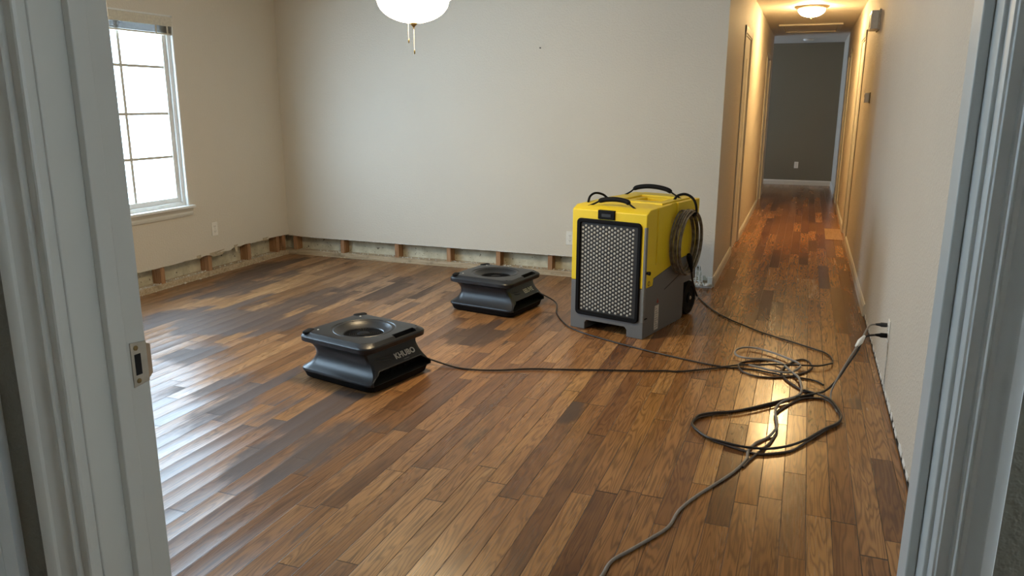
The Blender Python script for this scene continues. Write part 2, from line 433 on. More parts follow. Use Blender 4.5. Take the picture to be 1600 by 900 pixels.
# damaged corner: exposed lath frame, plaster lumps and corner block
bm = bmesh.new()
for x in (XC1-0.002, XC1+0.026, XC1+0.050): box(bm, x, x+0.008, YB+0.002, YB+0.02, 0.038, 0.176 if x < XC1+0.04 else 0.12)
box(bm, XC1-0.09, XC1+0.04, YB+0.003, YB+0.016, 0.168, 0.176)
for z in (0.045, 0.085, 0.125): box(bm, XC1-0.02, XC1+0.055, YB+0.004, YB+0.014, z, z+0.007)
obj('corner_lath', bm, M['gyp'], wb, bevel=0.001)
bm = bmesh.new()
box(bm, XH-0.036, XH+0.004, YB-0.004, YB+0.04, 0, 0.088); obj('corner_block', bm, M['trim'], wb, bevel=0.004)
bm = bmesh.new(); box(bm, XC1-0.16, XH-0.03, YB-0.008, YB+0.02, 0, 0.016); obj('plaster_ledge', bm, M['gyp'], wb, bevel=0.003)

# ---- hall left wall with two doorways, orange-peel texture
HT = 0.115
DA = (7.65, 8.40); DB = (11.60, 12.42); DH = 2.06
YHE = 13.25
bm = bmesh.new()
for a, b in ((YB, DA[0]), (DA[1], DB[0]), (DB[1], YHE)): box(bm, XH-HT, XH, a if a > YB else YB+0.115, b, 0, ZC)
box(bm, XH-DW, XH, YB+DW, YB+0.115, 0.0, ZC)
for d in (DA, DB): box(bm, XH-HT, XH, d[0], d[1], DH, ZC)
struct(obj('wall_hall_left', bm, M['hall']))
# ---- right wall (living room side and hall) with two doorways
DC = (8.70, 9.42); DD = (11.55, 12.35)
bm = bmesh.new()
rag = lambda y: 0.022 if y < 5.6 else 0.0
n = 90; P = []
for k in range(n+1):
    y = YJ1 + (5.62-YJ1)*k/n; P.append((XR, y, 0.020 + random.uniform(-0.006, 0.006) + (0.010*math.sin(y*9)**2 if y < 4 else 0)))
P += [(XR, 5.62, ZC), (XR, YJ1, ZC)]
prism(bm, P, (DW, 0, 0))
box(bm, XR+DW, XR+HT, YJ1, 5.62, 0.0, ZC)
for a, b in ((5.62, DC[0]), (DC[1], DD[0]), (DD[1], YE)): box(bm, XR, XR+HT, a, b, 0, ZC)
for d in (DC, DD): box(bm, XR, XR+HT, d[0], d[1], DH+0.02, ZC)
wr = struct(obj('wall_right', bm, M['hall']))
bm = bmesh.new()   # crumbling white plaster edge where the baseboard was pulled off
random.seed(11)
y = 2.2
while y < 5.6:
    L = random.uniform(0.03, 0.12); h = random.uniform(0.006, 0.020)
    prism(bm, [(XR-0.002, y, 0.022+h), (XR-0.002, y+L*0.5, 0.024+h*1.4), (XR-0.002, y+L, 0.022+h*0.7), (XR-0.002, y+L*0.9, 0.014), (XR-0.002, y+0.01, 0.013)], (0.004, 0, 0))
    y += L*random.uniform(1.0, 1.8)
obj('broken_plaster_edge', bm, M['gyp'], wr)
bm = bmesh.new(); box(bm, XR-0.002, XR+DW, YJ1, 5.62, 0, 0.012); obj('dark_gap', bm, M['slot'], wr)
# ---- end wall and the cross passage to the left of it
struct(boxobj('wall_end', (XL+0.7, XR+HT, YE, YE+0.1, 0, ZC), M['endwall']))
bm = bmesh.new()
box(bm, -3.7, XH-HT, YHE-0.1, YHE, 0, ZC)
for a, b, c, d in ((YHE, 13.5, 0, ZC), (14.5, YE, 0, ZC), (13.5, 14.5, 0, 0.85), (13.5, 14.5, 2.05, ZC)): box(bm, -3.72, -3.6, a, b, c, d)
struct(obj('wall_passage', bm, M['endwall']))
# ---- the doorway wall the camera looks through, and the near room around it
DT = 2.04
bm = bmesh.new()
box(bm, XL-0.1, JL-0.012, YJ0, YJ1, 0, ZC); box(bm, JR+0.012, XR+HT, YJ0, YJ1, 0, ZC); box(bm, JL-0.012, JR+0.012, YJ0, YJ1, DT+0.012, ZC)
struct(obj('wall_near', bm, M['olive']))
bm = bmesh.new()
box(bm, XB0-0.1, XB0, YB0, YJ0, 0, ZC); box(bm, XB0, XR+0.8, YB0-0.1, YB0, 0, ZC)
wx0, wx1, wz0, wz1 = -0.10, 0.36, 1.29, 1.71; XN = XR+0.7  # opening of the added near-room window
for a, b, c, d in ((YB0, wx0, 0, ZC), (wx1, YJ0, 0, ZC), (wx0, wx1, 0, wz0), (wx0, wx1, wz1, ZC)): box(bm, XN, XN+0.1, a, b, c, d)
struct(obj('wall_behind', bm, M['wall']))

# ---- baseboards
def baseboard(name, pts, mat=None, h=0.085, t=0.013):
    """run of moulding along a polyline of floor points; body on the left of the run"""
    bm = bmesh.new()
    for (x0, y0), (x1, y1) in zip(pts, pts[1:]):
        d = Vector((x1-x0, y1-y0, 0)); nr = Vector((-d.y, d.x, 0)).normalized()
        prof = [(0, 0), (t, 0), (t, h*0.78), (t*0.72, h*0.86), (t*0.45, h*0.97), (0.002, h), (0, h)]
        P = [Vector((x0, y0, 0)) + nr*a + Vector((0, 0, z)) for a, z in prof]
        prism(bm, P, d)
    return struct(obj(name, bm, mat or M['trim']))
baseboard('baseboard_hall_left', [(XH, DA[0]-0.07), (XH, YB+0.04)])
baseboard('baseboard_hall_left_far', [(XH, DB[0]-0.07), (XH, DA[1]+0.07)])
baseboard('baseboard_hall_right', [(XR, 5.63), (XR, DC[0]-0.07)])
baseboard('baseboard_hall_right_mid', [(XR, DC[1]+0.07), (XR, DD[0]-0.07)])
baseboard('baseboard_right_far', [(XR, DD[1]+0.07), (XR, YE)])
baseboard('baseboard_end', [(XR, YE), (-3.6, YE)])

# ---- hall doors: jambs, casings and recessed closed leaves
def hall_door(idx, X, side, y0, y1, htop, mat):
    """side=+1: wall body lies toward +x"""
    s = side; e = srt('door_%d' % idx, (X, (y0+y1)/2, 0)); yc = (y0+y1)/2
    w_ = (y1-y0)/2
    bm = bmesh.new()
    for a, b in ((-w_-0.0, -w_+0.018), (w_-0.018, w_)): box(bm, -s*0.004, s*(HT+0.002), a, b, 0, htop)
    box(bm, -s*0.004, s*(HT+0.002), -w_, w_, htop-0.018, htop); obj('door_jamb', bm, mat, e)
    bm = bmesh.new()
    for a, b in ((-w_-0.062, -w_+0.004), (w_-0.004, w_+0.062)): box(bm, -s*0.012, 0, a, b, 0, htop+0.058)
    box(bm, -s*0.012, 0, -w_-0.062, w_+0.062, htop-0.004, htop+0.058); obj('casing', bm, mat, e, bevel=0.004)
    bm = bmesh.new(); box(bm, s*0.005, s*0.040, -w_+0.02, w_-0.02, 0.008, htop-0.02); leaf = obj('door_leaf', bm, mat, e, bevel=0.002)
    bm = bmesh.new()
    for z0, z1 in ((0.2, 0.85), (1.0, 1.85)):
        for a, b in ((-w_+0.11, -0.05), (0.05, w_-0.11)): box(bm, s*0.002, s*0.006, a, b, z0, z1)
    obj('raised_panel', bm, mat, leaf, bevel=0.003)
    return e
hall_door(1, XH, -1, DA[0], DA[1], DH, M['trim'])
hall_door(2, XH, -1, DB[0], DB[1], DH, M['trim'])
hall_door(3, XR, 1, DC[0], DC[1], DH+0.02, M['trim'])
hall_door(4, XR, 1, DD[0], DD[1], DH+0.02, M['trim'])

# ---- near doorway: jambs, stop, fluted casing, strike plate
door = srt('door_5', (0, YJ0, 0))
def L(o): o.parent = door; o.location = (0, -YJ0, 0); return o
def jamb_part(name, bm, mat, bevel=0.0): return L(obj(name, bm, mat, bevel=bevel))
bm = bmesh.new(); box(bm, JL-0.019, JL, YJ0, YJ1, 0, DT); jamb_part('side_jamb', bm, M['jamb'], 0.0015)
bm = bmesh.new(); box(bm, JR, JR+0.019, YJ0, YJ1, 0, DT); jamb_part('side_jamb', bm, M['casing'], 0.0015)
bm = bmesh.new(); box(bm, JL-0.019, JR+0.019, YJ0, YJ1, DT, DT+0.019); jamb_part('head_jamb', bm, M['jamb'])
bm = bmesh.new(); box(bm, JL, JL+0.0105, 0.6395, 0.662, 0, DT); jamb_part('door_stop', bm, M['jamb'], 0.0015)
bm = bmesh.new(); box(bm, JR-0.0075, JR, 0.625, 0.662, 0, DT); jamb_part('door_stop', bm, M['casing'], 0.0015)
bm = bmesh.new(); box(bm, JL, JR, 0.6395, 0.662, DT-0.0105, DT); jamb_part('door_stop', bm, M['jamb'], 0.0015)
def casing_profile(wd):
    # (distance from the opening, depth toward the viewer) scaled to width wd
    k = wd/0.066
    p = [(0, 0), (0, 0.009), (0.0015, 0.0115), (0.004, 0.012), (0.0065, 0.0105), (0.0072, 0.0085), (0.010, 0.008), (0.019, 0.0085), (0.020, 0.0115), (0.0225, 0.0128), (0.025, 0.012),
         (0.027, 0.0095), (0.031, 0.0075), (0.037, 0.0072), (0.043, 0.0090), (0.048, 0.0125), (0.0495, 0.0155), (0.052, 0.017), (0.060, 0.0175), (0.064, 0.017), (0.066, 0.015), (0.066, 0)]
    return [(a*k, d*1.0 if d < 0.009 else d*1.12) for a, d in p]
def casing(name, x0, sgn, wd, mat, z1):
    bm = bmesh.new()
    prism(bm, [(x0+sgn*a, YJ0-d, 0) for a, d in casing_profile(wd)], (0, 0, z1))
    return jamb_part(name, bm, mat)
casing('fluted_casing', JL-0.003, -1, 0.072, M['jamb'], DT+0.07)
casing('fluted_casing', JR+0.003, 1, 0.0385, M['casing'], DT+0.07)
bm = bmesh.new(); prism(bm, [(JL-0.075, YJ0-d, DT+0.003+a) for a, d in casing_profile(0.066)], (JR-JL+0.117, 0, 0)); jamb_part('head_casing', bm, M['jamb'])
for o in [c for c in door.children if 'casing' in c.name]: sharp(o.data, 28)
# strike plate
sp = bmesh.new()
zc, hh = 1.104, 0.029
prism(sp, [(JL, 0.6745, zc-hh), (JL, 0.699, zc-hh+0.003), (JL, 0.699, zc+hh-0.003), (JL, 0.6745, zc+hh)], (0.0016, 0, 0))
prism(sp, [(JL+0.0016, 0.698, zc-hh+0.005), (JL+0.0016, 0.698, zc+hh-0.005), (JL-0.001, 0.7075, zc+hh-0.010), (JL-0.001, 0.7075, zc-hh+0.010)], (-0.0016, 0, 0))
strike = jamb_part('strike_plate', sp, M['nickel'], 0.0006)
bm = bmesh.new(); box(bm, JL+0.0012, JL+0.0021, 0.679, 0.6885, zc-0.014, zc+0.013)
o = obj('latch_hole', bm, M['hole'], strike, bevel=0.0004)
for dz in (0.021, -0.0215):
    bm = bmesh.new(); lathe(bm, [(0.0032, 0.0014), (0.0032, 0.0023), (0.0012, 0.0026)], n=14, axis='x')
    for v in bm.verts: v.co.x += JL; v.co.y += 0.6822; v.co.z += zc+dz
    obj('screw', bm, M['brass'], strike)

# a second white door frame on the olive wall, left of the opening
tr = srt('door_6', (0, YJ0, 0))
bm = bmesh.new()
x0 = -0.888
prism(bm, [(x0-a, YJ0-d, 0) for a, d in ((0, 0), (0, 0.012), (0.0225, 0.0135), (0.0235, 0.0105), (0.0245, 0.0135), (0.045, 0.0145), (0.046, 0.0115), (0.047, 0.0145), (0.066, 0.016), (0.07, 0.014), (0.07, 0))], (0, 0, DT+0.07))
o = obj('casing', bm, M['casing']); o.parent = tr; o.location = (0, -YJ0, 0)
bm = bmesh.new(); box(bm, x0-0.80, x0-0.072, YJ0-0.006, YJ0-0.001, 0.01, DT); o = obj('door_leaf', bm, M['casing'], bevel=0.001); o.parent = tr; o.location = (0, -YJ0, 0)
bm = bmesh.new()
for z0, z1 in ((0.2, 0.85), (1.0, 1.85)): box(bm, x0-0.72, x0-0.16, YJ0-0.010, YJ0-0.006, z0, z1)
p_ = obj('raised_panel', bm, M['casing'], o, bevel=0.002)

# ================================================================== WINDOWS
def window(idx, y0, y1, full=True):
    e = srt('window_%d' % idx, (XL, (y0+y1)/2, WZ0))
    def W(name, bm, mat, parent=None, bevel=0.0, sm=False):
        o = obj(name, bm, mat, bevel=bevel, smooth=sm); o.parent = parent or e
        o.location = (-XL, -(y0+y1)/2, -WZ0) if parent is None else (0, 0, 0); return o
    # plastered return around the opening
    bm = bmesh.new(); xr = XL-0.101
    box(bm, xr, XL-0.0005, y1-0.012, y1, WZ0, WZ1); box(bm, xr, XL-0.0005, y0, y0+0.012, WZ0, WZ1); box(bm, xr, XL-0.0005, y0, y1, WZ1-0.012, WZ1)
    W('window_return', bm, M['white'])
    gx = XL-0.056
    f0, f1, b0, b1 = y0+0.012, y1-0.012, WZ0+0.002, WZ1-0.012
    bm = bmesh.new()
    def ring(x0, x1, a0, a1, c0, c1, t):
        box(bm, x0, x1, a0, a0+t, c0, c1); box(bm, x0, x1, a1-t, a1, c0, c1); box(bm, x0, x1, a0+t, a1-t, c0, c0+t); box(bm, x0, x1, a0+t, a1-t, c1-t, c1)
    ring(gx-0.012, gx+0.030, f0, f1, b0, b1, 0.030)
    fr = W('window_frame', bm, M['white'], bevel=0.003)
    bm = bmesh.new(); mid = (y0+y1)/2
    ring(gx-0.008, gx+0.014, f0+0.031, f1-0.031, b0+0.031, b1-0.031, 0.036)
    W('sash', bm, M['white'], bevel=0.002)
    s0, s1, t0, t1 = f0+0.067, f1-0.067, b0+0.067, b1-0.067
    bm = bmesh.new()
    nv = 3; sp_ = (s1-s0)/nv
    for k in range(1, nv): box(bm, gx-0.004, gx+0.006, s0+sp_*k-0.012, s0+sp_*k+0.012, t0, t1)
    for z in (1.005, 1.335, 1.68): box(bm, gx-0.003, gx+0.005, s0, s1, z-0.010, z+0.010)
    W('muntin_grid', bm, M['trim'])
    bm = bmesh.new(); box(bm, gx-0.002, gx+0.001, s0, s1, t0, t1); W('window_pane', bm, M['glass'])
    # stool and apron
    bm = bmesh.new(); box(bm, XL-0.09, XL, y0+0.001, y1-0.001, WZ0-0.018, WZ0+0.002); box(bm, XL, XL+0.035, y0-0.035, y1+0.035, WZ0-0.018, WZ0+0.002)
    W('window_sill', bm, M['white'], bevel=0.003)
    bm = bmesh.new()
    prof = [(0.001, 0.0), (0.013, 0.0), (0.015, 0.018), (0.010, 0.032), (0.016, 0.045), (0.022, 0.060), (0.001, 0.060)]
    prism(bm, [(XL+a, y0-0.02, WZ0-0.078+z) for a, z in prof], (0, y1-y0+0.04, 0)); W('apron', bm, M['trim'])
    return e
win1 = window(1, WY0, WY1)
win2 = window(2, W2Y0, W2Y1)
# unseen near-room window, added and placed to light the door frame
e = srt('window_3', (XN, (wx0+wx1)/2, wz0))
bm = bmesh.new()
for a, b, c, d in ((wx0, wx0+0.05, wz0, wz1), (wx1-0.05, wx1, wz0, wz1), (wx0, wx1, wz0, wz0+0.05), (wx0, wx1, wz1-0.05, wz1), ((wx0+wx1)/2-0.02, (wx0+wx1)/2+0.02, wz0, wz1)): box(bm, XN+0.04, XN+0.09, a, b, c, d)
o = obj('window_frame', bm, M['white']); o.parent = e; o.location = (-XN, -(wx0+wx1)/2, -wz0)

# raised blind
def blind(y0, y1, label):
    zt = WZ1-0.013
    t = thing('window_blind', label, 'blind', (XL-0.022, (y0+y1)/2, zt), 0)
    h = (y1-y0)/2 - 0.016
    bm = bmesh.new(); box(bm, -0.008, 0.030, -h, h, -0.030, -0.0005); obj('headrail', bm, M['blind'], t, bevel=0.003)
    bm = bmesh.new(); box(bm, 0.030, 0.034, -h, h, -0.068, -0.002); box(bm, 0.034, 0.036, -h, h, -0.045, -0.030); obj('valance', bm, M['blind'], t, bevel=0.001)
    for k in range(11):
        bm = bmesh.new(); z = -0.070 - k*0.0046
        P = [(x, -h+0.004, z+0.003*(1-((x-0.010)/0.017)**2)) for x in (-0.006, 0.002, 0.010, 0.018, 0.027)]
        P += [(x, y_, z_-0.0016) for x, y_, z_ in P[::-1]]
        prism(bm, P, (0, 2*h-0.008, 0)); obj('slat', bm, M['blinddark'], t)
    bm = bmesh.new(); box(bm, -0.006, 0.026, -h+0.004, h-0.004, -0.132, -0.1205); obj('bottom_rail', bm, M['blind'], t, bevel=0.002)
    for y in (h-0.16, h-0.05, -h+0.16):
        bm = bmesh.new(); box(bm, 0.0295, 0.0308, y-0.007, y+0.007, -0.134, -0.068); obj('ladder_tape', bm, M['blind'], t)
    return t
blind(WY0, WY1, 'cream window blind pulled all the way up at the top of the left window')

# ================================================================== OUTLETS, THERMOSTAT, CHIME
def outlet(name, label, loc, rotz, mat=None):
    """plate faces local +x"""
    t = thing(name, label, 'outlet', loc, rotz)
    mt = mat or M['outlet']
    bm = bmesh.new(); box(bm, 0.0, 0.006, -0.035, 0.035, -0.057, 0.057); obj('cover_plate', bm, mt, t, bevel=0.003)
    for z in (0.021, -0.021):
        bm = bmesh.new(); n = 20
        P = []
        for k in range(n):
            a = 2*PI*k/n; P.append((0.006, 0.0165*math.cos(a), z + max(-0.0125, min(0.0125, 0.0165*math.sin(a)))))
        prism(bm, P, (0.002, 0, 0)); r = obj('receptacle', bm, mt, t)
        bm = bmesh.new()
        box(bm, 0.0078, 0.0086, -0.0072, -0.0052, z-0.002, z+0.007); box(bm, 0.0078, 0.0086, 0.0052, 0.0072, z-0.002, z+0.007); box(bm, 0.0078, 0.0086, -0.002, 0.002, z-0.0095, z-0.006)
        obj('slots', bm, M['slot'], r)
    bm = bmesh.new(); lathe(bm, [(0.0032, 0.006), (0.0032, 0.0072), (0.001, 0.0078)], n=12, axis='x'); obj('screw', bm, M['nickel'], t)
    return t
outlet('wall_outlet', 'ivory wall outlet under the window on the left wall', (XL, 5.11, 0.385), 0)
outlet('wall_outlet', 'white wall outlet on the back wall, partly behind the yellow dehumidifier', (-1.775, YB, 0.327), -PI/2)
outlet('wall_outlet', 'white wall outlet low on the right wall with two cords plugged in', (XR, 4.17, 0.305), PI)
outlet('wall_outlet', 'small wall outlet on the dark wall at the far end of the hall', (-0.133, YE, 0.355), -PI/2)

t = thing('thermostat', 'small beige thermostat on the right hall wall below the chime box', 'thermostat', (XR, 7.37, 1.475), PI)
bm = bmesh.new(); box(bm, 0, 0.006, -0.046, 0.046, -0.045, 0.045); obj('back_plate', bm, M['brass'], t, bevel=0.002)
bm = bmesh.new(); box(bm, 0.006, 0.044, -0.042, 0.042, -0.041, 0.041); obj('cover', bm, M['outlet'], t, bevel=0.006)
bm = bmesh.new(); box(bm, 0.0435, 0.045, -0.022, 0.022, 0.004, 0.028); obj('dial_window', bm, M['lgrey'], t, bevel=0.001)
t = thing('door_chime', 'grey box door chime high on the right hall wall', 'door chime', (XR, 7.24, 2.085), PI)
bm = bmesh.new(); box(bm, 0, 0.014, -0.135, 0.135, -0.080, 0.080); obj('mounting_frame', bm, M['blind'], t, bevel=0.003)
bm = bmesh.new(); box(bm, 0.014, 0.070, -0.125, 0.125, -0.072, 0.072); obj('chime_cover', bm, M['outlet'], t, bevel=0.005)
bm = bmesh.new()
for k in range(9): box(bm, 0.0695, 0.0715, -0.11+k*0.025, -0.098+k*0.025, -0.05, 0.05)
obj('sound_slots', bm, M['lgrey'], t)
t = thing('nail', 'tiny dark nail in the middle of the back wall', 'nail', (-2.053, YB, 1.852), 0)
bm = bmesh.new(); lathe(bm, [(0.0018, 0.02), (0.0018, -0.016), (0.006, -0.017), (0.006, -0.0195)], n=12, axis='y'); obj('nail_shaft', bm, M['slot'], t)

# ================================================================== LAMPS
def ceiling_fan(loc):
    t = thing('ceiling_fan', 'ceiling fan with glowing opal glass light bowl and two pull chains', 'ceiling fan', loc)
    # local z: 0 = ceiling
    bm = bmesh.new(); lathe(bm, [(0.02, -0.001), (0.075, -0.001), (0.07, -0.03), (0.03, -0.06), (0.02, -0.06)], n=40); obj('canopy', bm, M['brass'], t, smooth=True)
    bm = bmesh.new(); lathe(bm, [(0.013, -0.055), (0.013, -0.20)], n=20); obj('downrod', bm, M['brass'], t, smooth=True)
    bm = bmesh.new(); lathe(bm, [(0.03, -0.19), (0.10, -0.20), (0.13, -0.225), (0.135, -0.27), (0.12, -0.30), (0.08, -0.32), (0.05, -0.32)], n=48); obj('motor_housing', bm, M['brass'], t, smooth=True)
    for k in range(5):
        a = 2*PI*k/5 + 0.3
        R_ = Matrix.Rotation(a, 4, 'Z') @ Matrix.Rotation(math.radians(11), 4, 'X')
        bm = bmesh.new()
        P = [(0.20, -0.055, 0), (0.62, -0.068, 0), (0.655, -0.055, 0), (0.665, 0, 0), (0.655, 0.055, 0), (0.62, 0.068, 0), (0.20, 0.055, 0)]
        prism(bm, P, (0, 0, 0.006)); bmesh.ops.transform(bm, matrix=Matrix.Translation((0, 0, -0.262)) @ R_, verts=bm.verts)
        b = obj('blade', bm, M['fanblade'], t, bevel=0.001)
        bm = bmesh.new(); prism(bm, [(0.11, -0.02, -0.004), (0.26, -0.035, -0.004), (0.29, 0, -0.004), (0.26, 0.035, -0.004), (0.11, 0.02, -0.004)], (0, 0, 0.004))
        bmesh.ops.transform(bm, matrix=Matrix.Translation((0, 0, -0.2625)) @ R_, verts=bm.verts); obj('blade_arm', bm, M['brass'], b)
    bm = bmesh.new(); lathe(bm, [(0.05, -0.32), (0.06, -0.34), (0.055, -0.42), (0.07, -0.455), (0.05, -0.46)], n=40); obj('switch_housing', bm, M['brass'], t, smooth=True)
    bm = bmesh.new(); lathe(bm, [(0.06, -0.455), (0.10, -0.458), (0.16, -0.475), (0.200, -0.500), (0.206, -0.510), (0.206, -0.518), (0.199, -0.520)], n=64); obj('light_fitter', bm, M['brass'], t, smooth=True)
    bm = bmesh.new()
    prof = [(0.198, -0.512), (0.1995, -0.518), (0.193, -0.524), (0.184, -0.528)]
    for k in range(1, 13):
        a = k/12*PI/2*0.965; prof.append((0.182*math.cos(a)**1.04, -0.530 - 0.112*math.sin(a)))
    lathe(bm, prof, n=72); obj('glass_bowl', bm, M['bowl'], t, smooth=True)
    bm = bmesh.new(); lathe(bm, [(0.020, -0.634), (0.021, -0.643), (0.017, -0.649), (0.009, -0.656), (0.004, -0.663), (0.004, -0.668), (0.002, -0.670)], n=24); obj('finial', bm, M['brass'], t, smooth=True)
    for dx, z0, z1, nm in ((0.001, -0.668, -0.775, 1), (-0.020, -0.637, -0.722, 0)):
        bm = bmesh.new(); z = z0
        while z > z1:
            bmesh.ops.create_icosphere(bm, subdivisions=1, radius=0.0010, matrix=Matrix.Translation((dx, -0.02 if not nm else 0, z))); z -= 0.0034
        tube(bm, [(dx, -0.02 if not nm else 0, z0), (dx, -0.02 if not nm else 0, z1)], 0.0006, 6)
        ch = obj('pull_chain', bm, M['sticker'], t, smooth=True)
        bm = bmesh.new(); lathe(bm, [(0.0012, z1+0.003), (0.0035, z1-0.002), (0.0045, z1-0.010), (0.0035, z1-0.017), (0.001, z1-0.019)], cx=dx, cy=(-0.02 if not nm else 0), n=14); obj('chain_fob', bm, M['brass'], ch, smooth=True)
    return t
ceiling_fan((-1.935, 3.70, ZC))
t = thing('flush_ceiling_light', 'round flush ceiling light glowing warm in the hall', 'ceiling light', (-0.066, 9.46, ZC))
bm = bmesh.new(); lathe(bm, [(0.05, -0.001), (0.178, -0.001), (0.180, -0.010), (0.160, -0.024), (0.145, -0.030), (0.138, -0.028)], n=56); obj('metal_pan', bm, M['bronze'], t, smooth=True)
bm = bmesh.new(); lathe(bm, [(0.143, -0.026)] + [(0.141*math.cos(k/10*PI/2*0.96), -0.030-0.080*math.sin(k/10*PI/2)) for k in range(11)], n=56); obj('glass_bowl', bm, M['bowl2'], t, smooth=True)
bm = bmesh.new(); lathe(bm, [(0.010, -0.108), (0.010, -0.113), (0.005, -0.120), (0.007, -0.124), (0.002, -0.130)], n=16); obj('finial', bm, M['brass'], t, smooth=True)
# attic hatch
t = thing('attic_hatch', 'rectangular attic hatch with pale trim in the hall ceiling', 'attic hatch', (-0.075, 11.98, ZC))
bm = bmesh.new()
box(bm, -0.40, 0.40, -0.57, -0.51, -0.022, -0.0005); box(bm, -0.40, 0.40, 0.51, 0.57, -0.022, -0.0005); box(bm, -0.40, -0.34, -0.51, 0.51, -0.022, -0.0005); box(bm, 0.34, 0.40, -0.51, 0.51, -0.022, -0.0005)
obj('hatch_trim', bm, M['trim'], t, bevel=0.003)
boxobj('hatch_panel', (-0.338, 0.338, -0.508, 0.508, -0.008, -0.0005), M['ceil'], t)
t = thing('smoke_detector', 'round white smoke detector on the ceiling past the attic hatch', 'smoke detector', (-0.105, 14.05, ZC))
bm = bmesh.new(); lathe(bm, [(0.08, -0.0005), (0.085, -0.006), (0.085, -0.012), (0.07, -0.03), (0.03, -0.034)], n=32); obj('housing', bm, M['white'], t, smooth=True)
bm = bmesh.new(); lathe(bm, [(0.02, -0.033), (0.02, -0.037), (0.012, -0.038)], n=20); obj('test_button', bm, M['trim'], t)
# thin pale rectangle on the floor
t = boxobj('floor_patch', (0.285, 0.458, 8.86, 9.66, 0.0002, 0.003), M['patch'], bevel=0.001)
tag(t, 'pale rectangle on the floor beside the first right hall doorway', 'floor patch')

# ================================================================== AIR MOVERS
def rsq(xb, xf, sy, r, z, n=16, rf=None):
    """rounded rectangle ring: x from -xb to xf, y +-sy"""
    out = []; N = 128; c0 = (xf-xb)/2; hx = (xf+xb)/2
    for k in range(N):
        a = 2*PI*k/N; dx, dy = math.cos(a), math.sin(a); rr = (rf or r) if dx > 0 else r
        t_ = min(hx/max(1e-9, abs(dx)), sy/max(1e-9, abs(dy)))
        px, py = abs(dx)*t_, abs(dy)*t_
        if px > hx-rr and py > sy-rr:       # meet the corner arc
            ox, oy = hx-rr, sy-rr; b = abs(dx)*ox + abs(dy)*oy; c = ox*ox + oy*oy - rr*rr
            t_ = b + math.sqrt(max(0, b*b-c)); px, py = abs(dx)*t_, abs(dy)*t_
        out.append((c0 + math.copysign(px, dx), math.copysign(py, dy), z))
    return out
def loft(bm, rings, cap0=True, cap1=True):
    R_ = [[bm.verts.new(p) for p in ring] for ring in rings]; n = len(R_[0])
    for a, b in zip(R_, R_[1:]):
        for k in range(n): bm.faces.new((a[k], a[(k+1) % n], b[(k+1) % n], b[k]))
    if cap0: bm.faces.new(R_[0][::-1])
    if cap1: bm.faces.new(R_[-1])
TXT = {}
def text_mesh(s, size, depth):
    cu = bpy.data.curves.new('lettering', 'FONT'); cu.body = s; cu.size = size; cu.extrude = depth; cu.offset = size*0.03
    cu.align_x = 'CENTER'; cu.align_y = 'CENTER'; cu.resolution_u = 3; cu.space_character = 1.05
    o = bpy.data.objects.new('lettering', cu); C.objects.link(o); bpy.context.view_layer.update()
    me = bpy.data.meshes.new_from_object(o.evaluated_get(bpy.context.evaluated_depsgraph_get())); bpy.data.objects.remove(o)
    return me
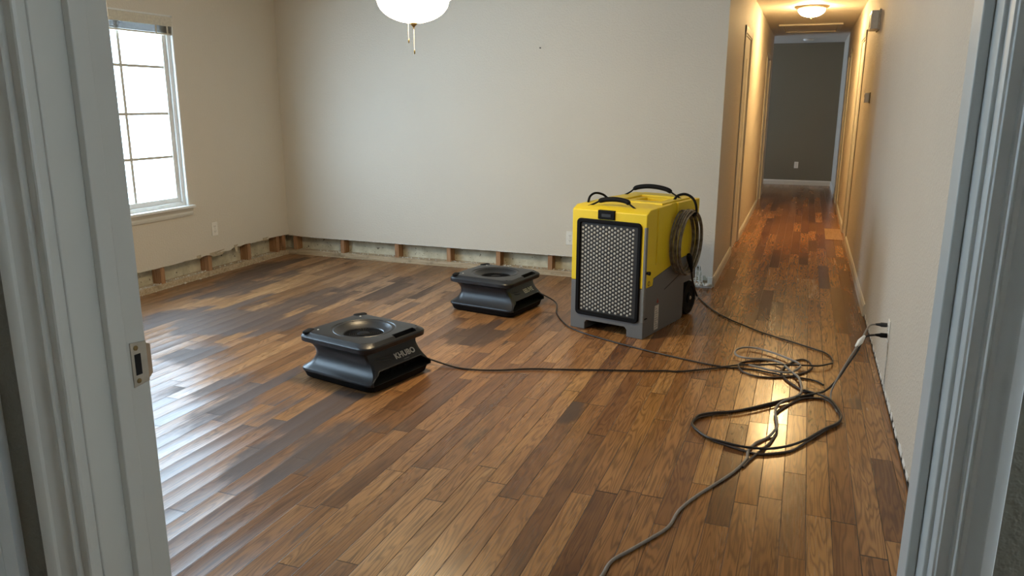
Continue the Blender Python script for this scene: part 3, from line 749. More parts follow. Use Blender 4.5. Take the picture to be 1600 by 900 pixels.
def air_mover(label, loc, rotz, word, sub):
    t = thing('air_mover', label, 'air mover', loc, rotz, 'low profile air movers drying the floor')
    bm = bmesh.new()
    loft(bm, [rsq(0.232, 0.240, 0.208, 0.05, 0.001), rsq(0.245, 0.254, 0.222, 0.05, 0.012), rsq(0.254, 0.261, 0.232, 0.05, 0.042)])
    obj('base_skid', bm, M['rubber'], t, smooth=True)
    lv = [(0.0420, .250, .258, .230, .055), (0.045, .259, .265, .239, .058), (0.053, .262, .266, .241, .06), (0.060, .260, .266, .239, .06), (0.067, .249, .265, .229, .06), (0.079, .232, .264, .215, .06), (0.094, .220, .261, .203, .06),
          (0.108, .212, .249, .197, .06), (0.125, .206, .236, .191, .06), (0.142, .205, .222, .189, .06), (0.158, .208, .208, .191, .06), (0.172, .213, .198, .196, .06), (0.186, .221, .193, .203, .06),
          (0.197, .232, .200, .213, .058), (0.204, .252, .234, .231, .056)]
    rings = [rsq(xb, xf, sy, r, z, rf=(0.02 if z < 0.19 else 0.05)) for z, xb, xf, sy, r in lv]
    rings += [rsq(.258, .241, .237, .055, .208), rsq(.259, .244, .238, .055, .230), rsq(.255, .241, .234, .055, .237), rsq(.234, .222, .213, .06, .2525), rsq(.222, .208, .200, .06, .2545)]
    n = len(rings[0]); base = rings[-1]
    def circ(r, z, cx=-0.006):
        out = []
        for k, p in enumerate(base):
            a = 2*PI*k/128; out.append((cx+r*math.cos(a), r*math.sin(a), z))
        return out
    rings += [circ(.172, .2545), circ(.168, .2505), circ(.160, .2500), circ(.157, .2520), circ(.150, .2520), circ(.143, .2455), circ(.126, .2345), circ(.109, .2275), circ(.105, .223), circ(.103, .150)]
    loft(bm_ := bmesh.new(), rings)
    body = obj('housing', bm_, M['shell'], t)
    # cutters: outlet mouth and rim handle
    def cutter(pts, vec):
        b = bmesh.new(); prism(b, pts, vec); bmesh.ops.recalc_face_normals(b, faces=b.faces)
        me = bpy.data.meshes.new('c'); b.to_mesh(me); b.free(); o = bpy.data.objects.new('c', me); C.objects.link(o); o.parent = t; return o
    mouth = [(-0.222, 0.0435), (0.222, 0.0435), (0.222, 0.066), (0.160, 0.106), (-0.160, 0.106), (-0.222, 0.066)]
    c1 = cutter([(0.17, y, z) for y, z in mouth], (0.15, 0, 0))
    c2 = cutter([(0.204, -0.015, 0.215), (0.234, -0.015, 0.215), (0.234, 0.150, 0.215), (0.204, 0.150, 0.215)], (0, 0, 0.06))
    bpy.context.view_layer.update()
    cutmesh(body, [c1, c2]); sharp(body.data, 24)
    bm = bmesh.new(); sc_ = 0.992
    P = [(0.172, y*sc_, 0.0442+(z-0.0435)*0.985) for y, z in mouth]
    prism(bm, P, (0.003, 0, 0))
    for k in range(len(mouth)):
        (y0, z0), (y1, z1) = mouth[k], mouth[(k+1) % 6]
    duct = obj('outlet_mouth', bm, M['hole'], t)
    bm = bmesh.new()
    for k in range(1, 8): y = -0.213 + 0.426*k/8; box(bm, 0.176, 0.180, y-0.002, y+0.002, 0.045, 0.1 if abs(y) < 0.16 else 0.07)
    for z in (0.058, 0.074, 0.090): box(bm, 0.180, 0.183, -0.16, 0.16, z-0.0015, z+0.0015)
    obj('outlet_guard', bm, M['black'], t)
    # liner of the mouth (dark)
    bm = bmesh.new()
    for k in range(6):
        (y0, z0), (y1, z1) = mouth[k], mouth[(k+1) % 6]
        q = [(y0, z0), (y1, z1), (y1*0.985, 0.066+(z1-0.066)*0.96), (y0*0.985, 0.066+(z0-0.066)*0.96)]
        xe = 0.258 if max(z0, z1) < 0.08 else 0.243
        P = [(0.175, y, z) for y, z in q]; prism(bm, P, (xe-0.175, 0, 0))
    obj('outlet_liner', bm, M['hole'], t)
    # lip bead round the top of the mouth
    bm = bmesh.new(); tube(bm, [(0.2640, -0.223, 0.045), (0.2640, -0.223, 0.066), (0.2500, -0.161, 0.1075), (0.2500, 0.161, 0.1075), (0.2640, 0.223, 0.066), (0.2640, 0.223, 0.045)], 0.0032, 8); obj('mouth_rim', bm, M['shell2'], t, smooth=True)
    bm = bmesh.new(); box(bm, 0.205, 0.2335, -0.014, 0.149, 0.2155, 0.2180); obj('rim_handle_recess', bm, M['hole'], t)
    # intake: fan, motor hub and guard
    cx = -0.006
    bm = bmesh.new(); lathe(bm, [(0.1025, 0.158), (0.1025, 0.164), (0.05, 0.166)], cx=cx, n=48); obj('intake_floor', bm, M['hole'], t)
    bm = bmesh.new()
    for k in range(9):
        a = 2*PI*k/9; ca, sa = math.cos(a), math.sin(a); P = []
        P = [(cx+r_*math.cos(a+d), r_*math.sin(a+d), 0.180) for r_, d in ((0.035, 0), (0.07, 0.10), (0.098, 0.18), (0.098, 0.42), (0.07, 0.36), (0.035, 0.4))]
        prism(bm, P, (0, 0, 0.005))
    lathe(bm, [(0.038, 0.168), (0.038, 0.188), (0.02, 0.192)], cx=cx, n=28); obj('impeller', bm, M['black'], t)
    bm = bmesh.new(); zg = 0.222
    for r_ in (0.034, 0.044, 0.054, 0.064, 0.074, 0.084, 0.094, 0.103):
        tube(bm, [(cx+r_*math.cos(2*PI*k/36), r_*math.sin(2*PI*k/36), zg) for k in range(36)], 0.0014, 6, closed=True)
    for k in range(40):
        a = 2*PI*k/40; tube(bm, [(cx+0.034*math.cos(a), 0.034*math.sin(a), zg), (cx+0.1045*math.cos(a), 0.1045*math.sin(a), zg)], 0.0013, 5)
    gd = obj('intake_guard', bm, M['black'], t, smooth=True)
    bm = bmesh.new(); lathe(bm, [(0.034, zg-0.004), (0.034, zg+0.003), (0.028, zg+0.006), (0.006, zg+0.007)], cx=cx, n=28); obj('guard_hub', bm, M['black'], gd, smooth=True)
    # rubber stacking pads at two corners, small screws at the others
    for px, py, a in ((-0.215, -0.192, 0.35), (-0.215, 0.192, -0.35)):
        bm = bmesh.new(); loft(bm, [rsq(0.038, 0.038, 0.022, 0.018, 0), rsq(0.038, 0.038, 0.022, 0.018, 0.010), rsq(0.033, 0.033, 0.017, 0.015, 0.013)])
        bmesh.ops.transform(bm, matrix=Matrix.Translation((px, py, 0.2445)) @ Matrix.Rotation(a+PI/2, 4, 'Z'), verts=bm.verts)
        obj('stacking_pad', bm, M['rubber'], t, smooth=True)
        bm = bmesh.new(); bmesh.ops.create_icosphere(bm, subdivisions=2, radius=0.006, matrix=Matrix.Translation((px+0.035, py*0.82, 0.2535))); obj('corner_stud', bm, M['sticker'], t, smooth=True)
    for px, py in ((0.195, -0.19), (0.195, 0.19)):
        bm = bmesh.new(); lathe(bm, [(0.006, 0.250), (0.006, 0.2545), (0.003, 0.2555)], cx=px, cy=py, n=14); obj('rim_screw', bm, M['slot'], t)
    # moulded ribs on the front slope below the rim
    for k in range(2):
        bm = bmesh.new(); tube(bm, [(0.205+k*0.010, -0.165+k*0.02, 0.160-k*0.012), (0.213+k*0.010, -0.10, 0.152-k*0.012), (0.217+k*0.010, -0.045, 0.149-k*0.013)], [0.001, 0.005, 0.001], 8); obj('moulded_rib', bm, M['shell2'], t, smooth=True)
    # printed lettering on the front slope
    n_ = Vector((0.745, 0, 0.667)).normalized(); xd = Vector((0, 1, 0)); yd = n_.cross(xd)
    Mx = Matrix(((xd.x, yd.x, n_.x), (xd.y, yd.y, n_.y), (xd.z, yd.z, n_.z))).to_4x4()
    me = text_mesh(word, 0.044, 0.0007); me.transform(Matrix.Translation((0.2255, 0.062, 0.1400)) @ Mx); me.materials.append(M['print'])
    o = bpy.data.objects.new('lettering', me); C.objects.link(o); o.parent = t
    if sub:
        bm = bmesh.new(); box(bm, -0.022, 0.020, -0.0012, 0.0012, 0, 0.0008); bmesh.ops.transform(bm, matrix=Matrix.Translation((0.2430, 0.056, 0.1185)) @ Mx, verts=bm.verts); obj('small_print', bm, M['lgrey'], t)
    bm = bmesh.new(); lathe(bm, [(0.012, 0), (0.012, 0.012), (0.007, 0.03)], n=16, axis='x')
    for v in bm.verts: v.co.x += 0.19; v.co.y += 0.0; v.co.z += 0
    bm.free()
    return t
def am_loc(x, y, a, l=0.262, w_=0.236): return (x + math.cos(a)*l - math.sin(a)*w_, y + math.sin(a)*l + math.cos(a)*w_, 0)
A1, A2 = -0.218, -0.165
air_mover('nearest black air mover with white lettering, on the floor in front', am_loc(-2.424, 3.223, A1), A1, 'KHUBO', True)
air_mover('dark blue-grey air mover standing further back, just left of the dehumidifier', am_loc(-2.277, 4.761, A2), A2, 'EEUVE', False)

# ================================================================== DEHUMIDIFIER
DX, DY, DA_ = -1.345, 4.665, -0.250
WD, DD_, HD = 0.515, 0.82, 0.805
t = dh = thing('dehumidifier', 'large yellow and grey dehumidifier on wheels with a pale perforated front', 'dehumidifier', (DX, DY, 0), DA_)
def xprism(pts, x0, x1): b = bmesh.new(); prism(b, [(x0, y, z) for y, z in pts], (x1-x0, 0, 0)); return b
def mkcut(b):
    bmesh.ops.recalc_face_normals(b, faces=b.faces); me = bpy.data.meshes.new('c'); b.to_mesh(me); b.free(); o = bpy.data.objects.new('c', me); C.objects.link(o); o.parent = dh; return o
lower = [(0.0, 0.0), (0.60, 0.0), (0.67, 0.06), (0.79, 0.20), (0.82, 0.24), (0.82, 0.435), (0.55, 0.425), (0.128, 0.362), (0.120, 0.318), (0.0, 0.318)]
o = obj('lower_housing', xprism(lower, 0, WD), M['grey'], t)
b1 = bmesh.new(); prism(b1, [(0.105, -0.05, -0.02), (0.405, -0.05, -0.02), (0.405, -0.05, 0.045), (0.39, -0.05, 0.062), (0.12, -0.05, 0.062), (0.105, -0.05, 0.045)], (0, 0.50, 0))
b2 = bmesh.new(); box(b2, 0.045, 0.470, -0.05, 0.030, 0.105, 0.40)
b3 = bmesh.new(); box(b3, WD-0.060, WD+0.05, 0.62, 0.90, -0.05, 0.245)
b4 = bmesh.new(); box(b4, -0.05, 0.060, 0.62, 0.90, -0.05, 0.245)
bpy.context.view_layer.update()
cutmesh(o, [mkcut(b) for b in (b1, b2, b3, b4)])
bv = o.modifiers.new('bevel', 'BEVEL'); bv.width = 0.018; bv.segments = 4; bv.limit_method = 'ANGLE'; bv.angle_limit = math.radians(40); bv.harden_normals = True; sharp(o.data, 40)
upper = [(0.0, 0.320), (0.120, 0.320), (0.128, 0.364), (0.55, 0.427), (0.82, 0.437), (0.82, 0.800), (0.40, 0.805), (0.05, 0.800), (0.0, 0.775)]
o = obj('upper_housing', xprism(upper, 0.0, WD), M['yellow'], t)
b1 = bmesh.new(); box(b1, 0.045, 0.470, -0.05, 0.030, 0.20, 0.712)
b2 = bmesh.new(); prism(b2, [(0.20, 0.40, 0.78), (0.40, 0.40, 0.78), (0.38, 0.62, 0.772), (0.22, 0.62, 0.772)], (0, 0, 0.1))
b3 = bmesh.new(); box(b3, WD-0.010, WD+0.05, 0.15, 0.165, 0.45, 0.83)
b4 = bmesh.new(); box(b4, WD-0.014, WD+0.05, 0.36, 0.46, 0.52, 0.83)
bpy.context.view_layer.update()
cutmesh(o, [mkcut(b) for b in (b1, b2, b3, b4)])
bv = o.modifiers.new('bevel', 'BEVEL'); bv.width = 0.024; bv.segments = 5; bv.limit_method = 'ANGLE'; bv.angle_limit = math.radians(40); bv.harden_normals = True; sharp(o.data, 40)
bm = bmesh.new(); box(bm, WD-0.016, WD+0.0025, -0.0025, 0.022, 0.105, 0.70); obj('front_bezel', bm, M['lgrey'], t, bevel=0.006, seg=3)
# raised shoulders on the top
bm = bmesh.new()
for x0, x1 in ((0.05, 0.17), (0.43, 0.485)): box(bm, x0, x1, 0.28, 0.78, 0.795, 0.815)
box(bm, 0.12, 0.44, 0.30, 0.385, 0.795, 0.813); box(bm, 0.12, 0.44, 0.64, 0.78, 0.795, 0.818)
obj('top_shoulder', bm, M['yellow'], t, bevel=0.010, seg=3)
# front grille: frame and perforated filter
bm = bmesh.new(); r = 0.028
def rrect(x0, x1, z0, z1, r, y, n=7):
    out = []
    for cx_, cz_, a0 in ((x1-r, z1-r, 0), (x0+r, z1-r, PI/2), (x0+r, z0+r, PI), (x1-r, z0+r, 3*PI/2)):
        for k in range(n):
            a = a0 + PI/2*k/(n-1); out.append((cx_+r*math.cos(a), y, cz_+r*math.sin(a)))
    return out
FX0, FX1, FZ0, FZ1 = 0.038, 0.484, 0.098, 0.722
rings = [rrect(FX0, FX1, FZ0, FZ1, r, 0.02), rrect(FX0, FX1, FZ0, FZ1, r, -0.008), rrect(FX0+0.005, FX1-0.005, FZ0+0.005, FZ1-0.005, r-0.003, -0.012), rrect(FX0+0.022, FX1-0.022, FZ0+0.022, FZ1-0.022, r*0.5, -0.011), rrect(FX0+0.028, FX1-0.028, FZ0+0.028, FZ1-0.028, r*0.45, 0.004)]
loft(bm, rings, True, False); gf = obj('grille_frame', bm, M['black'], t); sharp(gf.data, 35)
bm = bmesh.new(); box(bm, FX0+0.02, FX1-0.02, 0.000, 0.006, FZ0+0.02, FZ1-0.02); pf = obj('filter_panel', bm, M['slot'], t)
bm = bmesh.new(); cs = 0.0205; rs = 0.0262; k = 0
x = FX0 + 0.041
while x < FX1-0.036:
    z = FZ0 + 0.040 + (rs/2 if k % 2 else 0)
    while z < FZ1-0.036:
        c0 = bm.verts.new((x, -0.0035, z)); rg = []; rg2 = []
        for q in range(12):
            a = 2*PI*q/12; rg.append(bm.verts.new((x+0.0062*math.cos(a), -0.0022, z+0.0062*math.sin(a)))); rg2.append(bm.verts.new((x+0.0082*math.cos(a), 0.0005, z+0.0082*math.sin(a))))
        for q in range(12): bm.faces.new((c0, rg[q], rg[(q+1) % 12])); bm.faces.new((rg[q], rg2[q], rg2[(q+1) % 12], rg[(q+1) % 12]))
        z += rs
    x += cs; k += 1
obj('perforated_filter', bm, M['dots'], pf)
# latch, knob, bolts, label
bm = bmesh.new(); box(bm, 0.185, 0.300, -0.010, 0.030, 0.726, 0.782); lt = obj('latch', bm, M['black'], t, bevel=0.004, seg=3)
bm = bmesh.new(); box(bm, 0.212, 0.274, -0.0115, -0.0095, 0.742, 0.760); obj('latch_window', bm, M['shell2'], lt, bevel=0.0005)
bm = bmesh.new(); lathe(bm, [(0.009, -0.01), (0.009, 0.02), (0.012, 0.024), (0.012, 0.034), (0.006, 0.037)], n=16, axis='x')
for v in bm.verts: v.co.x += WD-0.010; v.co.y += 0.022; v.co.z += 0.418
obj('side_knob', bm, M['black'], t, smooth=True)
bm = bmesh.new(); box(bm, WD-0.004, WD+0.004, 0.012, 0.05, 0.123, 0.129); obj('clip', bm, M['black'], t)
bm = bmesh.new(); lathe(bm, [(0.017, -0.004), (0.017, 0.001), (0.011, 0.002), (0.010, -0.002), (0.004, -0.002)], n=20, axis='x')
for v in bm.verts: v.co.x += WD; v.co.y += 0.062; v.co.z += 0.345
obj('side_bolt', bm, M['brass'], t, smooth=True)
bm = bmesh.new(); box(bm, WD-0.002, WD+0.0012, 0.165, 0.225, 0.020, 0.180); lb = obj('rating_label', bm, M['sticker'], t)
bm = bmesh.new()
for k in range(9): box(bm, WD+0.0010, WD+0.0016, 0.172, 0.218 - (k % 3)*0.008, 0.035+k*0.015, 0.0385+k*0.015)
obj('label_lines', bm, M['lgrey'], lb)
bm = bmesh.new(); prism(bm, [(WD-0.002, 0.190, 0.195), (WD-0.002, 0.218, 0.195), (WD-0.002, 0.204, 0.222)], (0.0032, 0, 0)); obj('warning_label', bm, M['red'], t)
# seams on the side
bm = bmesh.new(); tube(bm, [(WD+0.0005, 0.30, 0.262), (WD+0.0005, 0.60, 0.335)], 0.002, 6); obj('side_seam', bm, M['slot'], t)
# handles
def strap(name, pts, r0, grip, parent=None):
    P = spline(pts, 8); bm = bmesh.new(); tube(bm, P, r0, 10); s_ = obj(name, bm, M['rubber'], parent or t, smooth=True)
    if grip:
        n0, n1 = int(len(P)*grip[0]), int(len(P)*grip[1]); Q = P[n0:n1+1]; m_ = len(Q)
        rr = [grip[2]*(0.72 if k in (0, m_-1) else (0.9 if k in (1, m_-2) else 1.0)) for k in range(m_)]
        bm = bmesh.new(); tube(bm, Q, rr, 12); obj('grip', bm, M['black'], s_, smooth=True)
    return s_
strap('front_handle', [(0.085, 0.045, 0.792), (0.12, 0.07, 0.810), (0.165, 0.08, 0.832), (0.25, 0.08, 0.843), (0.33, 0.08, 0.836), (0.365, 0.07, 0.818), (0.42, 0.05, 0.792)], 0.0055, (0.28, 0.78, 0.0155))
strap('rear_handle', [(0.055, 0.60, 0.808), (0.10, 0.60, 0.832), (0.15, 0.60, 0.866), (0.25, 0.60, 0.880), (0.36, 0.60, 0.868), (0.42, 0.60, 0.838), (0.48, 0.60, 0.806)], 0.0055, (0.28, 0.76, 0.0155))
strap('side_loop', [(0.030, 0.14, 0.790), (0.010, 0.20, 0.832), (0.015, 0.26, 0.850), (0.045, 0.31, 0.838), (0.075, 0.33, 0.808), (0.085, 0.335, 0.790)], 0.0075, None)
strap('hose_hook', [(0.455, 0.52, 0.805), (0.475, 0.53, 0.838), (0.520, 0.55, 0.850), (0.565, 0.56, 0.828), (0.592, 0.56, 0.785), (0.596, 0.56, 0.735), (0.575, 0.56, 0.712)], 0.0085, None)
# wheels
for x0, s_ in ((WD-0.052, 1), (0.052, -1)):
    bm = bmesh.new(); lathe(bm, [(0.03, 0), (0.105, 0.0), (0.116, 0.008), (0.118, 0.02), (0.118, 0.040), (0.112, 0.052), (0.085, 0.054), (0.078, 0.047), (0.04, 0.046), (0.036, 0.056), (0.012, 0.058)], n=44, axis='x')
    for v in bm.verts: v.co.x = x0 + s_*v.co.x; v.co.y += 0.735; v.co.z += 0.119
    wh = obj('wheel', bm, M['rubber'], t, smooth=True)
    bm = bmesh.new(); lathe(bm, [(0.013, 0.052), (0.013, 0.060), (0.007, 0.064)], n=18, axis='x')
    for v in bm.verts: v.co.x = x0 + s_*v.co.x; v.co.y += 0.735; v.co.z += 0.119
    obj('axle_cap', bm, M['nickel'], wh, smooth=True)
# coiled drain hose hanging from the hook
def dloc(p): return Matrix.Translation((DX, DY, 0)) @ Matrix.Rotation(DA_, 4, 'Z') @ Vector(p)
t2 = thing('drain_hose', 'coiled translucent brown drain hose hanging on the side of the dehumidifier', 'hose', tuple(dloc((WD+0.036, 0.52, 0.328))), DA_)
bm = bmesh.new(); P = []; turns = 10; random.seed(5)
for k in range(turns*40+1):
    a = 2*PI*k/40; tr_ = k/40
    lay = int(tr_) ; xx = -0.028 + 0.0145*(tr_ % 5 if lay < 5 else 5-(tr_ % 5)) ; rr = 0.198 + (0.013 if lay >= 5 else 0.0) + 0.005*math.sin(a*0.37+lay)
    P.append((xx, rr*0.90*math.sin(a), 0.212 + rr*0.99*math.cos(a)))
tube(bm, P, 0.0058, 8); obj('hose_coil', bm, M['hose'], t2, smooth=True)
bm = bmesh.new()
for k in range(1): tube(bm, [(0.036+0.0*q, 0.20+0.014*math.cos(q), 0.17+0.014*math.sin(q)) for q in (0, 1)], 0.001, 5)
bm.free()
# black plug end caught in the coil
t3 = thing('connector_plug', 'black plug end caught in the coiled hose above the wheel', 'plug', tuple(dloc((WD+0.085, 0.50, 0.42))), DA_)
bm = bmesh.new(); tube(bm, spline([(0, -0.035, 0.055), (0, -0.022, 0.035), (0, -0.002, 0.0), (0, 0.018, -0.04), (0, 0.034, -0.072)], 4), [0.012, 0.014, 0.016, 0.018, 0.019, 0.019, 0.019, 0.018, 0.017, 0.016, 0.015, 0.014, 0.012, 0.010, 0.009, 0.008, 0.007], 12); obj('plug_body', bm, M['black'], t3, smooth=True)
bm = bmesh.new(); tube(bm, spline([(0, 0.030, -0.068), (0, 0.050, -0.12), (0, 0.075, -0.165), (0.0, 0.115, -0.215), (0, 0.155, -0.26)], 6), 0.0065, 10); obj('plug_lead', bm, M['cordblack'], t3, smooth=True)

# ================================================================== CORDS
gray_tail = [ (-0.480,2.015), (-0.474,2.066), (-0.465,2.146), (-0.424,2.225), (-0.374,2.320), (-0.330,2.416), (-0.313,2.540), (-0.271,2.660), (-0.210,2.794), (-0.155,2.921), (-0.119,3.047), (-0.116,3.136), (-0.091,3.224), (-0.046,3.306), (-0.021,3.366), (-0.013,3.420), (-0.020,3.507), (-0.028,3.598), (-0.019,3.679), (0.009,3.751), (0.063,3.834), (0.084,3.907), (0.082,4.018), (0.066,4.130), (0.027,4.215), (-0.015,4.316), (-0.064,4.364), (-0.128,4.367), (-0.200,4.353), (-0.259,4.373), (-0.283,4.436), (-0.271,4.514), (-0.223,4.563), (-0.155,4.559), (-0.069,4.504), (-0.002,4.444), (0.055,4.383), (0.075,4.324), (0.064,4.267), (0.020,4.187), (-0.056,4.182), (-0.120,4.209), (-0.192,4.234) ]
brown_loop = [ (-0.127,2.971), (-0.104,3.051), (-0.074,3.137), (-0.042,3.226), (-0.022,3.315), (-0.012,3.386), (-0.019,3.489), (-0.026,3.579), (-0.008,3.644), (0.043,3.764), (0.097,3.848), (0.166,3.874), (0.214,3.851), (0.245,3.741), (0.258,3.651), (0.246,3.573), (0.206,3.505), (0.162,3.419), (0.113,3.318), (0.054,3.201), (-0.015,3.144), (-0.073,3.115), (-0.133,3.129), (-0.203,3.157), (-0.268,3.188), (-0.327,3.248), (-0.369,3.319), (-0.377,3.352), (-0.361,3.413), (-0.307,3.471), (-0.219,3.543), (-0.142,3.612), (-0.064,3.692), (0.001,3.779), (0.069,3.858), (0.125,3.901), (0.139,3.939), (0.097,3.956), (0.038,4.036), (-0.001,4.117), (-0.019,4.197), (-0.013,4.276), (0.031,4.401), (0.077,4.475), (0.117,4.462), (0.137,4.374), (0.125,4.304), (0.080,4.222), (0.013,4.147), (-0.068,4.103), (-0.144,4.098), (-0.209,4.136), (-0.241,4.201), (-0.244,4.281), (-0.199,4.339), (-0.129,4.381), (-0.066,4.419) ]
black_floor = [ (0.380,4.592), (0.356,4.419), (0.303,4.222), (0.232,4.031), (0.139,3.896), (0.042,3.805), (-0.038,3.712), (-0.128,3.608), (-0.217,3.525), (-0.301,3.477), (-0.356,3.424), (-0.371,3.363), (-0.373,3.308), (-0.339,3.243), (-0.287,3.188), (-0.222,3.165), (-0.147,3.147), (-0.063,3.156), (-0.005,3.186), (0.054,3.240), (0.107,3.316), (0.149,3.398), (0.187,3.471), (0.232,3.541), (0.253,3.594), (0.260,3.661), (0.245,3.761), (0.214,3.861), (0.167,3.906), (0.097,3.945) ]
mover1_cord = [ (-1.818,3.646), (-1.708,3.644), (-1.592,3.643), (-1.458,3.684), (-1.303,3.767), (-1.136,3.820), (-0.905,3.898), (-0.740,3.951), (-0.610,4.001), (-0.543,4.015), (-0.440,4.085), (-0.352,4.153), (-0.249,4.244), (-0.140,4.286), (-0.061,4.290), (0.017,4.309), (0.102,4.334), (0.171,4.353), (0.226,4.409), (0.244,4.470), (0.241,4.566), (0.207,4.655), (0.142,4.711), (0.057,4.781), (-0.030,4.845), (-0.159,4.948), (-0.268,5.061), (-0.406,5.222), (-0.537,5.441), (-0.658,5.753) ]
mover2_cord = [ (-1.701,5.283), (-1.602,5.160), (-1.515,4.913), (-1.371,4.664), (-1.253,4.554), (-1.082,4.458), (-0.903,4.375), (-0.737,4.308), (-0.580,4.254), (-0.492,4.226), (-0.389,4.197), (-0.300,4.187), (-0.229,4.198), (-0.150,4.197), (-0.072,4.181), (-0.010,4.163), (0.065,4.155), (0.132,4.144), (0.169,4.122), (0.190,4.083) ]

def floor_z(pts, r, lift=0.0, crossings=()):
    return [(x, y, r + lift + 0.0005) for x, y in pts]
def cord(name, label, pts, r, mat, sub=8):
    o = thing(name, label, 'cord', tuple(pts[0][:2])+(0,)); P = spline(pts, sub)
    P = [p - Vector(o.location) for p in P]
    bm = bmesh.new(); tube(bm, P, r, 10); obj('cord_jacket', bm, mat, o, smooth=True)
    return o
def plug(o, base, tip, mat, r=0.012):
    """moulded plug from the wall face (base) toward tip; world coordinates"""
    L0 = Vector(o.location); a = Vector(base)-L0; b = Vector(tip)-L0; bm = bmesh.new()
    tube(bm, [a, a.lerp(b, 0.10), a.lerp(b, 0.5), a.lerp(b, 0.62), a.lerp(b, 1.0)], [r*0.95, r, r, r*0.75, r*0.45], 14); return obj('plug', bm, mat, o, smooth=True)
XF = XR-0.0095
random.seed(3)
# wave lifts so that crossing turns lie over each other
gz = [(x, y, 0.0055+0.006) for x, y in gray_tail]
gz = [(x, y, 0.0055 + (0.0 if k < 14 else 0.012)) for k, (x, y) in enumerate(gray_tail)]
o = cord('extension_cord', 'light grey extension cord running from the coil to the bottom of the photo', gz, 0.0060, M['cordgrey'])
bz = [(x, y, 0.0050 + 0.0015*math.sin(k*0.7)**2) for k, (x, y) in enumerate(brown_loop)]
cord('extension_cord', 'dark brown cord winding through the small coil and under the black wide loop', bz, 0.0055, M['cordbrown'])
air = [(XF-0.05, 4.147, 0.283), (XF-0.10, 4.137, 0.268), (0.335, 4.10, 0.205), (0.29, 4.06, 0.130), (0.245, 4.01, 0.062), (0.195, 3.95, 0.022)]
kz = air + [(x, y, 0.0165) for x, y in black_floor[4:8]] + [(x, y, 0.0150) for x, y in black_floor[8:]]
o = cord('power_cord', 'black cord from the lower socket making the widest loop on the floor', kz, 0.0055, M['cordblack'])
plug(o, (XF, 4.149, 0.284), (XF-0.055, 4.147, 0.283), M['black'], 0.0125)
uz = [(XF-0.05, 4.190, 0.327), (XF-0.085, 4.175, 0.318), (0.350, 4.12, 0.262), (0.318, 4.085, 0.205), (0.285, 4.05, 0.145), (0.250, 4.00, 0.080), (0.226, 3.955, 0.030), (0.222, 3.90, 0.0065), (0.232, 3.82, 0.0055), (0.246, 3.72, 0.0055)]
o = cord('power_cord', 'thin grey cord hanging from the upper socket with a white adapter on it', uz, 0.0045, M['cordgrey'])
plug(o, (XF, 4.192, 0.328), (XF-0.055, 4.19, 0.327), M['shell2'], 0.0115)
L0 = Vector(o.location)
bm = bmesh.new(); c_ = Vector((0.343, 4.112, 0.25)) - L0
tube(bm, [c_+Vector((0.020, 0.012, 0.030)), c_+Vector((0.010, 0.006, 0.016)), c_, c_+Vector((-0.012, -0.008, -0.018)), c_+Vector((-0.020, -0.012, -0.026))], [0.005, 0.010, 0.014, 0.010, 0.005], 12); obj('white_adapter', bm, M['outlet'], o, smooth=True)
m1 = [(x, y, 0.0075 + (0.0125 if 14 <= k <= 18 else 0.0)) for k, (x, y) in enumerate(mover1_cord)]
m1 = [(m1[0][0]-0.075, m1[0][1]+0.012, 0.034)] + m1[1:-1] + [(m1[-1][0]+0.0, m1[-1][1]-0.02, 0.0075)]
cord('power_cord', 'black cord from the nearest air mover to behind the dehumidifier wheel', m1, 0.0050, M['cordblack'])
m2 = [(x, y, 0.0055) for k, (x, y) in enumerate(mover2_cord)]
m2[0] = (m2[0][0]-0.075, m2[0][1]+0.01, 0.045); m2[1] = (m2[1][0], m2[1][1], 0.018)
cord('power_cord', 'black cord from the farther air mover, ending loose near the coil', m2, 0.0048, M['cordblack'])
# thin wire drooping below the right outlet
t = thing('wall_wire', 'thin grey wire on the right wall running down from the outlet', 'wire', (XR, 4.15, 0.0))
bm = bmesh.new(); tube(bm, [(-0.003, -0.025, 0.248), (-0.0025, -0.03, 0.17), (-0.003, -0.045, 0.08), (-0.0025, -0.06, 0.02)], 0.0022, 6); obj('wire', bm, M['sticker'], t, smooth=True)

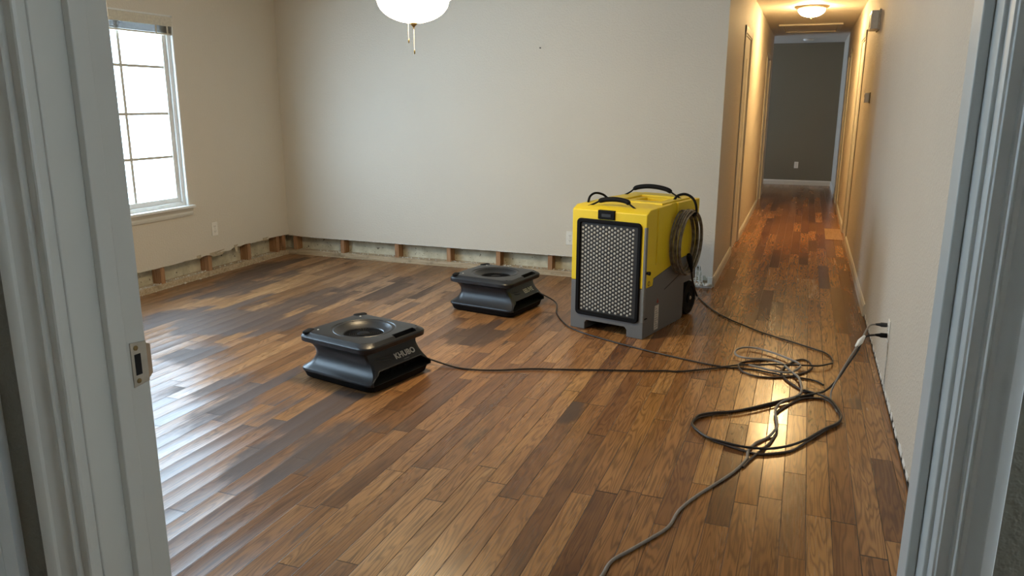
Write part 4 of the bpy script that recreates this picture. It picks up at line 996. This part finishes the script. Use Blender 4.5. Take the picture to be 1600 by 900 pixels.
# ================================================================== DEBRIS
random.seed(21)
def crumb(bm, x, y, z, r):
    v0 = len(bm.verts); res = bmesh.ops.create_icosphere(bm, subdivisions=1, radius=r, matrix=Matrix.Translation((x, y, z)))
    for v in res['verts']: v.co += Vector([random.uniform(-1, 1)*r*0.35 for _ in range(3)])
    mz = min(v.co.z for v in res['verts'])
    for v in res['verts']: v.co.z += z - mz - r*0 
bm = bmesh.new()
for k in range(260):
    x = random.uniform(XL+0.3, XC1-0.2); crumb(bm, x, YB+random.uniform(0.016, 0.045), 0.0382, random.uniform(0.002, 0.006))
d = obj('plaster_dust', bm, M['debris'], wb); d['kind'] = 'stuff'
bm = bmesh.new()
for k in range(120):
    x = random.uniform(XL+0.3, XC1-0.2); crumb(bm, x, YB-random.uniform(0.0, 0.03), 0.0002, random.uniform(0.0015, 0.004))
for k in range(60): crumb(bm, random.uniform(XC1-0.08, XH-0.02), YB-random.uniform(-0.01, 0.03), 0.0165, random.uniform(0.004, 0.014))
d = obj('plaster_debris', bm, M['debris']); tag(d, 'pale plaster crumbs scattered along the foot of the back wall', 'debris'); d['kind'] = 'stuff'
bm = bmesh.new()
for k in range(110):
    y_ = random.uniform(3.6, YB-0.2); crumb(bm, XL-random.uniform(0.016, 0.05), y_, 0.0382, random.uniform(0.002, 0.006))
d = obj('plaster_dust', bm, M['debris'], wl); d['kind'] = 'stuff'
bm = bmesh.new()
for k in range(60):
    y_ = random.uniform(3.8, YB-0.2); crumb(bm, XL+random.uniform(0.0, 0.03), y_, 0.0002, random.uniform(0.0015, 0.0045))
d = obj('plaster_debris', bm, M['debris']); tag(d, 'pale plaster crumbs along the foot of the left wall', 'debris'); d['kind'] = 'stuff'
for y_, x_, lab in ((4.86, XL+0.035, 'small white plaster lump on the floor below the window, right one'), (4.70, XL+0.03, 'small white plaster lump on the floor below the window, left one')):
    bm = bmesh.new(); crumb(bm, 0, 0, 0.0003, 0.010); o = obj('plaster_lump', bm, M['debris'], loc=(x_, y_, 0)); tag(o, lab, 'plaster lump')
# shoe strips of leftover trim on the floor line
bm = bmesh.new(); box(bm, XL+0.002, XC1-0.1, YB-0.022, YB-0.006, 0.0005, 0.007); struct(obj('trim_1', bm, M['plate'], bevel=0.001))
bm = bmesh.new(); box(bm, XL+0.004, XL+0.018, YJ1+0.02, YB-0.03, 0.0005, 0.007); struct(obj('trim_2', bm, M['plate'], bevel=0.001))
